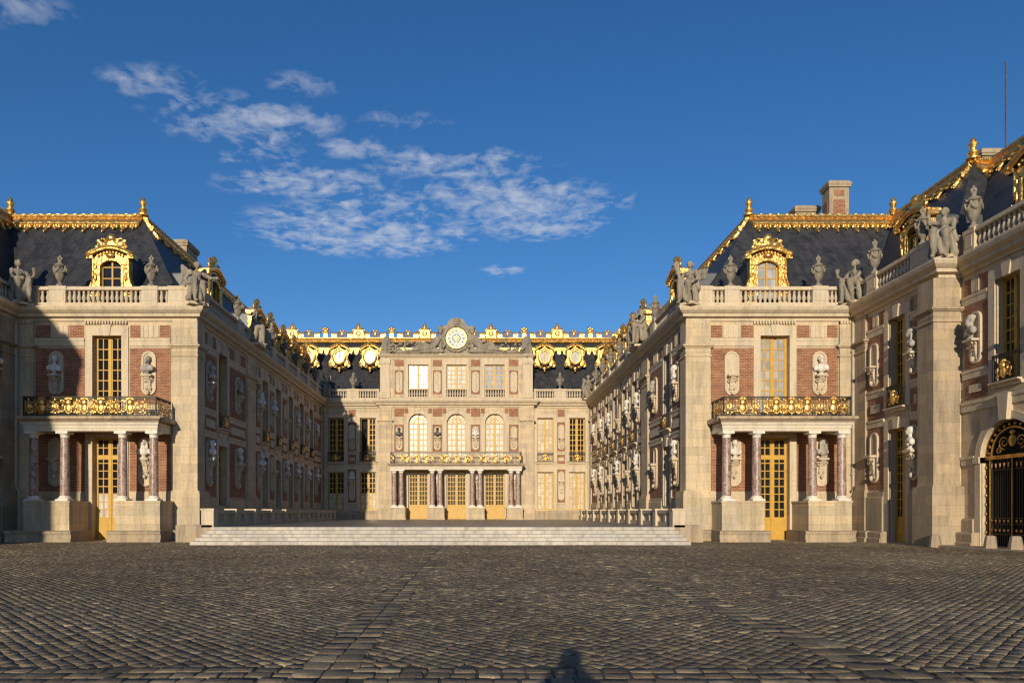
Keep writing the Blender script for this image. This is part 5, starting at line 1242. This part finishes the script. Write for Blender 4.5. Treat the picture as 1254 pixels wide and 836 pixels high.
# reclining pair and trophies round the clock
def recline(q):
    X = lambda x, y, z: (q * x, y, z)
    sh = [('e', X(0, 0, .25), (1.5, .4, .3)), ('c', X(-.3, -.15, .6), X(-.95, -.1, 1.35), .32, .3), ('e', X(-.95, -.12, 1.42), (.38, .26, .2)), ('c', X(-.98, -.1, 1.5), X(-1.0, -.16, 1.75), .12, .1), ('e', X(-1.02, -.2, 1.95), (.19, .22, .25)), ('e', X(-1.0, -.12, 2.06), (.21, .22, .16)),
          ('c', X(-.2, -.2, .55), X(.7, -.35, .85), .25, .19), ('c', X(.7, -.35, .85), X(1.2, -.35, .3), .19, .11), ('c', X(-.1, -.2, .5), X(1.0, -.3, .4), .24, .18), ('c', X(1.0, -.3, .4), X(1.8, -.3, .2), .18, .1), ('e', X(1.95, -.35, .2), (.2, .1, .09)),
          ('c', X(-.65, -.2, 1.4), X(-.2, -.45, .95), .13, .1), ('c', X(-.2, -.45, .95), X(.25, -.5, 1.05), .1, .08), ('c', X(-1.25, -.1, 1.4), X(-1.5, -.2, .8), .13, .1), ('c', X(-1.5, -.2, .8), X(-1.3, -.3, .5), .1, .08)]
    return sh
def heap(seed, w, h):
    r = random.Random(seed); sh = [('e', (0, 0, .15), (w, .35, .22))]
    for k in range(44):
        t = r.uniform(-1, 1); z = r.uniform(.1, h * (1 - .45 * abs(t)))
        a = Vector((t * w, r.uniform(-.35, .1), z)); b = a + Vector((r.uniform(-.5, .5), r.uniform(-.1, .1), r.uniform(-.2, .35)))
        sh.append(('c', a, b, r.uniform(.05, .15), r.uniform(.04, .11)))
    return sh
zc = 17.5; yc_ = -.75
statue('reclining stone warrior beside the clock, on the side of the shaded wing', W(C, (-2.75, yc_, zc)), 0, 'rl', recline(-1), 1.18, None, 'reclining_statue', .06)
statue('reclining stone figure beside the clock, on the side of the sunlit wing', W(C, (2.75, yc_, zc)), 0, 'rr', recline(1), 1.18, None, 'reclining_statue', .06)
for x, k, l in ((-4.9, 11, 'shaded'), (4.9, 17, 'sunlit')):
    o = link('trophy_pile', sculpt('trophy_pile', heap(k, 1.85, 1.35), .045, 'statue', .04, k, 1), None, W(C, (x, yc_, zc))); tag(o, f'heap of carved stone arms and drapery at clock, towards the {l} wing', 'carving', 'carved heaps beside the clock')
for x, l in ((-7.1, 'shaded'), (7.1, 'sunlit')):
    sh = [('e', (0, 0, 1.25), (.52, .4, .62)), ('e', (0, 0, .5), (.62, .4, .25)), ('c', (0, 0, 0), (0, 0, .6), .42, .3), ('e', (-.4, -.2, .75), (.2, .2, .2)), ('e', (.4, -.2, .75), (.2, .2, .2)), ('c', (-.5, -.1, .1), (-.4, -.1, .7), .15, .12), ('c', (.5, -.1, .1), (.4, -.1, .7), .15, .12)]
    o = link('trophy_shield', sculpt('trophy_shield', sh, .06, 'statue', .03, x), None, W(C, (x, yc_ + .3, zc))); tag(o, f'round carved stone trophy ending the clock attic towards the {l} wing', 'carving', 'round trophies on the clock attic')

# ------------------------------------------------------------------ ground, steps, court, low walls
o = MB().box(-400, 400, -400, 600, -.6, -.008).build('ground', 'ground'); tag(o, 'sandy joint ground under the cobbled forecourt', 'ground', None, 'structure')
SX0, SX1, SY0 = -13.6, 10.35, 32.6
mb = MB()
for k in range(5): mb.box(SX0, SX1, SY0 + k * .65, 36.2 - .001 * k, -.05, .16 * (k + 1) - (.0 if k < 4 else .0))
o = mb.build('stone_steps', 'steps'); tag(o, 'flight of five wide pale stone steps up to the raised court', 'steps')
bv = o.modifiers.new('b', 'BEVEL'); bv.width = .02; bv.segments = 2
o = MB().box(XL - .2, XR + .2, 36.1, D1 + .2, .3, .796).build('court_floor', 'court'); tag(o, 'raised court paved in squares', 'court', None, 'structure')
for q, a, b, w in ((-1, XL - .02, SX0 - .02, 'shaded'), (1, SX1 + .02, XR + .02, 'sunlit')):
    T = thing('low_wall', f'low stone wall of posts and sunk panels along the {w} side of the court', 'low wall', ((a + b) / 2, 36, 0), 0, 'low walls beside the court')
    xw = (a if False else (b - .25 if q < 0 else a + .25)) - (a + b) / 2
    MB().box(a - (a + b) / 2, b - (a + b) / 2, -.55, .2, 0, .9).build('end_block', 'bench', T)
    posts = [-.25 + 3.4 * k for k in range(10)]
    for i, y in enumerate(posts):
        MB().box(xw - .32, xw + .32, y - .3, y + .3, .78, 1.72).box(xw - .36, xw + .36, y - .34, y + .34, 1.66, 1.76).build('post', 'trim', T)
        if i + 1 < len(posts):
            y1 = posts[i + 1]
            mb = MB(); mb.box(xw - .2, xw + .2, y + .3, y1 - .3, .78, 1.05); mb.box(xw - .24, xw + .24, y + .3, y1 - .3, 1.48, 1.68); mb.box(xw - .10, xw + .10, y + .3, y1 - .3, 1.05, 1.48)
            ym = (y + y1) / 2; mb.box(xw - .21, xw + .21, ym - .2, ym + .2, 1.05, 1.48); mb.build('rail', 'trim', T)
MB2 = MB(); 
for a, b in ((-9.6, -5.95), (6.0, 9.2)):
    pass
def bollard(x, y, h, r, label):
    mb = MB(); mb.lathe([(r, -.02), (r * 1.0, .05), (r * .72, h - .08), (r * .62, h - .02), (r * .4, h)], 0, 0, 0, 8)
    o = mb.build('stone_bollard', 'bench', None, 40, (x, y, 0), .3); tag(o, label, 'bollard', 'stone bollards by the gate')
bollard(20.62, 30.55, .58, .26, 'worn stone bollard at the foot of the tall corner pier')
bollard(px(1213, 28.0), 28.0, .62, .27, 'stone bollard in front of the gate jamb near the pier')
bollard(px(1244, 27.0), 27.0, .64, .28, 'stone bollard before the iron gate leaves, cut close to the frame')

# setts: every stone a cushion of its own in one paving mesh
def setts():
    rs = np.random.RandomState(3)
    C_, A_, S_, T_ = [], [], [], []
    xb = [-1.62, -1.37, 4.0, 4.25]
    def inband(x): return ((x > -1.80) & (x < -1.18)) | ((x > 3.83) & (x < 4.44))
    def keep(x, y): return (y > 2.5) & (y < 38.2) & (x > -.75 * y - 8.0) & (x < .87 * y + 8.) & (x < 22.) & ~((y > 32.5) & (x > SX0) & (x < SX1)) 
    w, l = .140, .200
    for sgn in (-1, 1):
        d = np.array([sgn * .70, .714]); n_ = np.array([.714, -sgn * .70])
        ii, jj = np.meshgrid(np.arange(-380, 380), np.arange(-470, 470), indexing='ij')
        ii = ii.ravel(); jj = jj.ravel()
        s = jj * l + (ii % 2) * l * .5 + rs.uniform(-.03, .03, ii.size) + (rs.uniform(-.1, .1, 760)[ii + 380]); t = ii * w + np.sin(s * .35) * .03 + np.sin(s * 1.1 + ii * .4) * .012
        x = s * d[0] + t * n_[0]; y = 18 + s * d[1] + t * n_[1]
        m = keep(x, y) & ~inband(x) & ((x < 1.35) if sgn < 0 else (x >= 1.35)) & (y > 7.05)
        k = m.sum(); C_.append(np.stack([x[m], y[m]], 1)); A_.append(np.full(k, math.atan2(d[1], d[0])) + rs.uniform(-.05, .05, k))
        S_.append(np.stack([l * rs.uniform(.92, 1.02, k), w * rs.uniform(.86, .97, k)], 1))
    for x0 in (-1.64, -1.34, 3.99, 4.28):      # two drain bands of long stones
        y = np.arange(3.5, 32.4, .36); k = y.size; C_.append(np.stack([np.full(k, x0) + rs.uniform(-.012, .012, k), y + rs.uniform(-.03, .03, k)], 1)); A_.append(np.full(k, PI / 2) + rs.uniform(-.02, .02, k)); S_.append(np.stack([.345 * rs.uniform(.93, .99, k), .282 * rs.uniform(.93, .99, k)], 1))
    for y0 in (6.9, 6.68, 6.46, 6.24, 6.0, 5.75, 5.5, 5.25, 5.0, 4.75, 4.5, 4.25, 4.0, 3.75, 3.5, 3.25, 3.0, 2.75):      # cross band at the bottom edge
        x = np.arange(-14, 15, .25) + rs.uniform(0, .2); x = x[(x > -.75 * y0 - 8) & (x < .87 * y0 + 8) & ~inband(x)]; k = x.size
        C_.append(np.stack([x + rs.uniform(-.02, .02, k), np.full(k, y0) + rs.uniform(-.015, .015, k)], 1)); A_.append(rs.uniform(-.06, .06, k)); S_.append(np.stack([.25 * rs.uniform(.82, .97, k), .215 * rs.uniform(.86, .95, k)], 1))
    c = np.concatenate(C_); a = np.concatenate(A_); sz = np.concatenate(S_); n = len(a)
    z = rs.uniform(-.004, .004, n) + .006 * np.sin(c[:, 0] * .9) * np.sin(c[:, 1] * .7); tx = rs.uniform(-.016, .016, n); ty = rs.uniform(-.016, .016, n)
    # per-stone template: foot ring, shoulder ring, top ring, crown
    u = np.array([(-1, -1), (0, -1.04), (1, -1), (1.03, 0), (1, 1), (0, 1.04), (-1, 1), (-1.03, 0)], float)
    V = []
    for sc, h in ((1.0, -.03), (.985, -.001), (.93, .004)):
        j = u[None] * sc + rs.uniform(-.07, .07, (n, 8, 2)) * (1 if sc < 1 else 0)
        V.append(np.dstack([j, np.full((n, 8), h) + rs.uniform(-.0025, .0025, (n, 8))]))
    V.append(np.dstack([rs.uniform(-.2, .2, (n, 1, 2)), np.full((n, 1), .004)]))
    V = np.concatenate(V, 1)                                   # n,25,3
    lx_, ly_ = V[..., 0] * sz[:, None, 0] / 2, V[..., 1] * sz[:, None, 1] / 2
    zz = V[..., 2] + z[:, None] + lx_ * tx[:, None] + ly_ * ty[:, None]
    ca, sa = np.cos(a)[:, None], np.sin(a)[:, None]
    P = np.stack([c[:, None, 0] + lx_ * ca - ly_ * sa, c[:, None, 1] + lx_ * sa + ly_ * ca, zz], -1).reshape(-1, 3)
    q = [(r * 8 + k, r * 8 + (k + 1) % 8, (r + 1) * 8 + (k + 1) % 8, (r + 1) * 8 + k) for r in (0, 1) for k in range(8)]
    tr = [(16 + k, 16 + (k + 1) % 8, 24) for k in range(8)]
    base = (np.arange(n) * 25)[:, None]
    lq = (np.array(q).reshape(1, -1) + base).reshape(n, 16, 4); lt = (np.array(tr).reshape(1, -1) + base).reshape(n, 8, 3)
    loops = np.concatenate([lq.reshape(n, -1), lt.reshape(n, -1)], 1).ravel()
    tot = np.tile(np.array([4] * 16 + [3] * 8), n); st = np.concatenate([[0], np.cumsum(tot)[:-1]])
    me = bpy.data.meshes.new('cobbled_forecourt'); me.vertices.add(len(P)); me.vertices.foreach_set('co', P.ravel().astype(np.float32))
    me.loops.add(len(loops)); me.loops.foreach_set('vertex_index', loops.astype(np.int32)); me.polygons.add(len(tot)); me.polygons.foreach_set('loop_start', st.astype(np.int32))
    me.update(calc_edges=True); me.validate(); me.shade_smooth(); me.materials.append(MT['setts'])
    o = link('cobbled_forecourt', me); tag(o, 'dark cobbled forecourt of small stone setts laid in diagonal rows', 'cobbles', None, 'structure')
setts()
# paving kerb at the gate
o = MB().box(20.6, 22.1, 22, 30.9, -.05, .10).build('pavement', 'bench'); tag(o, 'narrow stone kerb strip before the gate', 'pavement', None, 'structure')

# ------------------------------------------------------------------ the photographer, whose shadow falls on the setts
def photographer():
    y = -.30
    sh = [('e', (0, y, 1.62), (.10, .115, .14)), ('c', (0, y + .01, 1.38), (0, y, 1.52), .065, .06), ('e', (0, y + .01, 1.26), (.21, .12, .13)), ('c', (0, y, .98), (0, y, 1.25), .15, .17), ('e', (0, y, .92), (.17, .125, .13)),
          ('c', (-.09, y, .88), (-.13, y, .48), .095, .065), ('c', (-.13, y, .48), (-.15, y, .09), .065, .045), ('c', (.09, y, .88), (.13, y, .48), .095, .065), ('c', (.13, y, .48), (.15, y, .09), .065, .045),
          ('e', (-.15, y + .05, .045), (.05, .13, .045)), ('e', (.15, y + .05, .045), (.05, .13, .045)),
          ('c', (-.20, y, 1.37), (-.38, y + .06, 1.26), .095, .08), ('c', (-.38, y + .06, 1.26), (-.09, y + .20, 1.55), .055, .04), ('c', (.20, y, 1.37), (.38, y + .06, 1.26), .095, .08), ('c', (.38, y + .06, 1.26), (.09, y + .20, 1.55), .055, .04), ('e', (0, y, 1.40), (.25, .13, .11)),
          ('e', (-.085, y + .2, 1.54), (.03, .035, .05)), ('e', (.085, y + .2, 1.54), (.03, .035, .05)), ('e', (0, y + .105, 1.61), (.016, .025, .03))]
    o = link('person', sculpt('person', sh, .022, 'coat', 0, 0, 2)); tag(o, 'photographer in dark clothes holding a camera, whose shadow falls on the cobbles', 'person')
    MB().ell((0, y - .02, 1.68), (.125, .135, .12), 12, 8).build('hair', 'hair', o, 60)
photographer()

# ------------------------------------------------------------------ sky with broken altocumulus, sun, camera
w = bpy.data.worlds.new('World'); scene.world = w; w.use_nodes = True; nt = w.node_tree; nt.nodes.clear()
out = N(nt, 'ShaderNodeOutputWorld'); bg = N(nt, 'ShaderNodeBackground', i_Strength=SKY_S); L(nt, bg.outputs[0], out.inputs[0])
sky = N(nt, 'ShaderNodeTexSky', sky_type='NISHITA', sun_disc=False, sun_elevation=SUN_EL, sun_rotation=PI + SUN_AZ, altitude=150., air_density=1., dust_density=.3, ozone_density=2.5)
hsv = N(nt, 'ShaderNodeHueSaturation', i_Saturation=SKY_SAT, i_Value=1.); L(nt, mixc(nt, 1., sky.outputs[0], SKY_TINT, 'MULTIPLY'), hsv.inputs['Color'])
tc = N(nt, 'ShaderNodeTexCoord'); sp = N(nt, 'ShaderNodeSeparateXYZ'); L(nt, tc.outputs['Generated'], sp.inputs[0])
zc_ = mth(nt, 'MAXIMUM', sp.outputs[2], .03)
U = mth(nt, 'DIVIDE', sp.outputs[0], zc_); V_ = mth(nt, 'DIVIDE', sp.outputs[1], zc_)      # position on a flat cloud deck
cb = N(nt, 'ShaderNodeCombineXYZ'); L(nt, mth(nt, 'ADD', U, mth(nt, 'MULTIPLY', V_, .10)), cb.inputs[0]); L(nt, V_, cb.inputs[1])
n1 = N(nt, 'ShaderNodeTexNoise', i_Scale=13., i_Detail=9., i_Roughness=.6, i_Distortion=.35); L(nt, cb.outputs[0], n1.inputs['Vector'])
n2 = N(nt, 'ShaderNodeTexNoise', i_Scale=2.4, i_Detail=3., i_Roughness=.5); L(nt, cb.outputs[0], n2.inputs['Vector'])
# where the cloud field lies on the deck: soft ellipses (centre u, v, half sizes)
def ell(u, v, a, b, amt=1.):
    du = mth(nt, 'DIVIDE', mth(nt, 'SUBTRACT', U, u), a); dv = mth(nt, 'DIVIDE', mth(nt, 'SUBTRACT', V_, v), b)
    r = mth(nt, 'ADD', mth(nt, 'MULTIPLY', du, du), mth(nt, 'MULTIPLY', dv, dv))
    return mth(nt, 'MULTIPLY', mth(nt, 'SUBTRACT', 1., r, clamp=True), amt)
msk = None
for e in CLOUDS:
    m_ = ell(*e); msk = m_ if msk is None else mth(nt, 'MAXIMUM', msk, m_)
den = mth(nt, 'ADD', mth(nt, 'MULTIPLY', n1.outputs['Fac'], 1.6), mth(nt, 'MULTIPLY', n2.outputs['Fac'], .6))
n3 = N(nt, 'ShaderNodeTexNoise', i_Scale=34., i_Detail=4.); L(nt, cb.outputs[0], n3.inputs['Vector'])
den = mth(nt, 'ADD', den, mth(nt, 'MULTIPLY', n3.outputs['Fac'], .4))
den = mth(nt, 'ADD', den, mth(nt, 'MULTIPLY', msk, .36))
cov = ramp(nt, mth(nt, 'MULTIPLY', den, .5), .69, .95)
cov = mth(nt, 'MULTIPLY', cov, mth(nt, 'MULTIPLY', msk, 1.7, clamp=True))
col = mixc(nt, mth(nt, 'MULTIPLY', cov, .56), hsv.outputs[0], CLOUD_COL)
L(nt, col, bg.inputs[0])
sd = bpy.data.lights.new('sun', 'SUN'); sd.energy = SUN_E; sd.angle = R(.53); sd.color = SUN_C
so = bpy.data.objects.new('sun', sd); COL.objects.link(so)
dv = Vector((math.sin(SUN_AZ) * math.cos(SUN_EL), math.cos(SUN_AZ) * math.cos(SUN_EL), -math.sin(SUN_EL)))
so.rotation_euler = dv.to_track_quat('-Z', 'Y').to_euler()
cam = bpy.data.cameras.new('camera'); co = bpy.data.objects.new('camera', cam); COL.objects.link(co); scene.camera = co
co.location = (0, 0, EYE); co.rotation_euler = (R(90), 0, 0)
cam.sensor_width = 36.; cam.lens = 36. * F / 1254.; cam.shift_x = (627 - VX) / 1254.; cam.shift_y = (VY - 418) / 1254.; cam.clip_end = 2000; cam.clip_start = .1
vs = scene.view_settings; vs.view_transform = 'Standard'; vs.look = 'None'; vs.gamma = 1.; vs.use_curve_mapping = False; vs.exposure = EXPO
scene.cycles.max_bounces = 6; scene.cycles.diffuse_bounces = 3; scene.cycles.glossy_bounces = 3; scene.cycles.caustics_reflective = False; scene.cycles.caustics_refractive = False
scene.cycles.sample_clamp_indirect = 6.; scene.cycles.use_denoising = True
scene.cycles.filter_width = 1.3
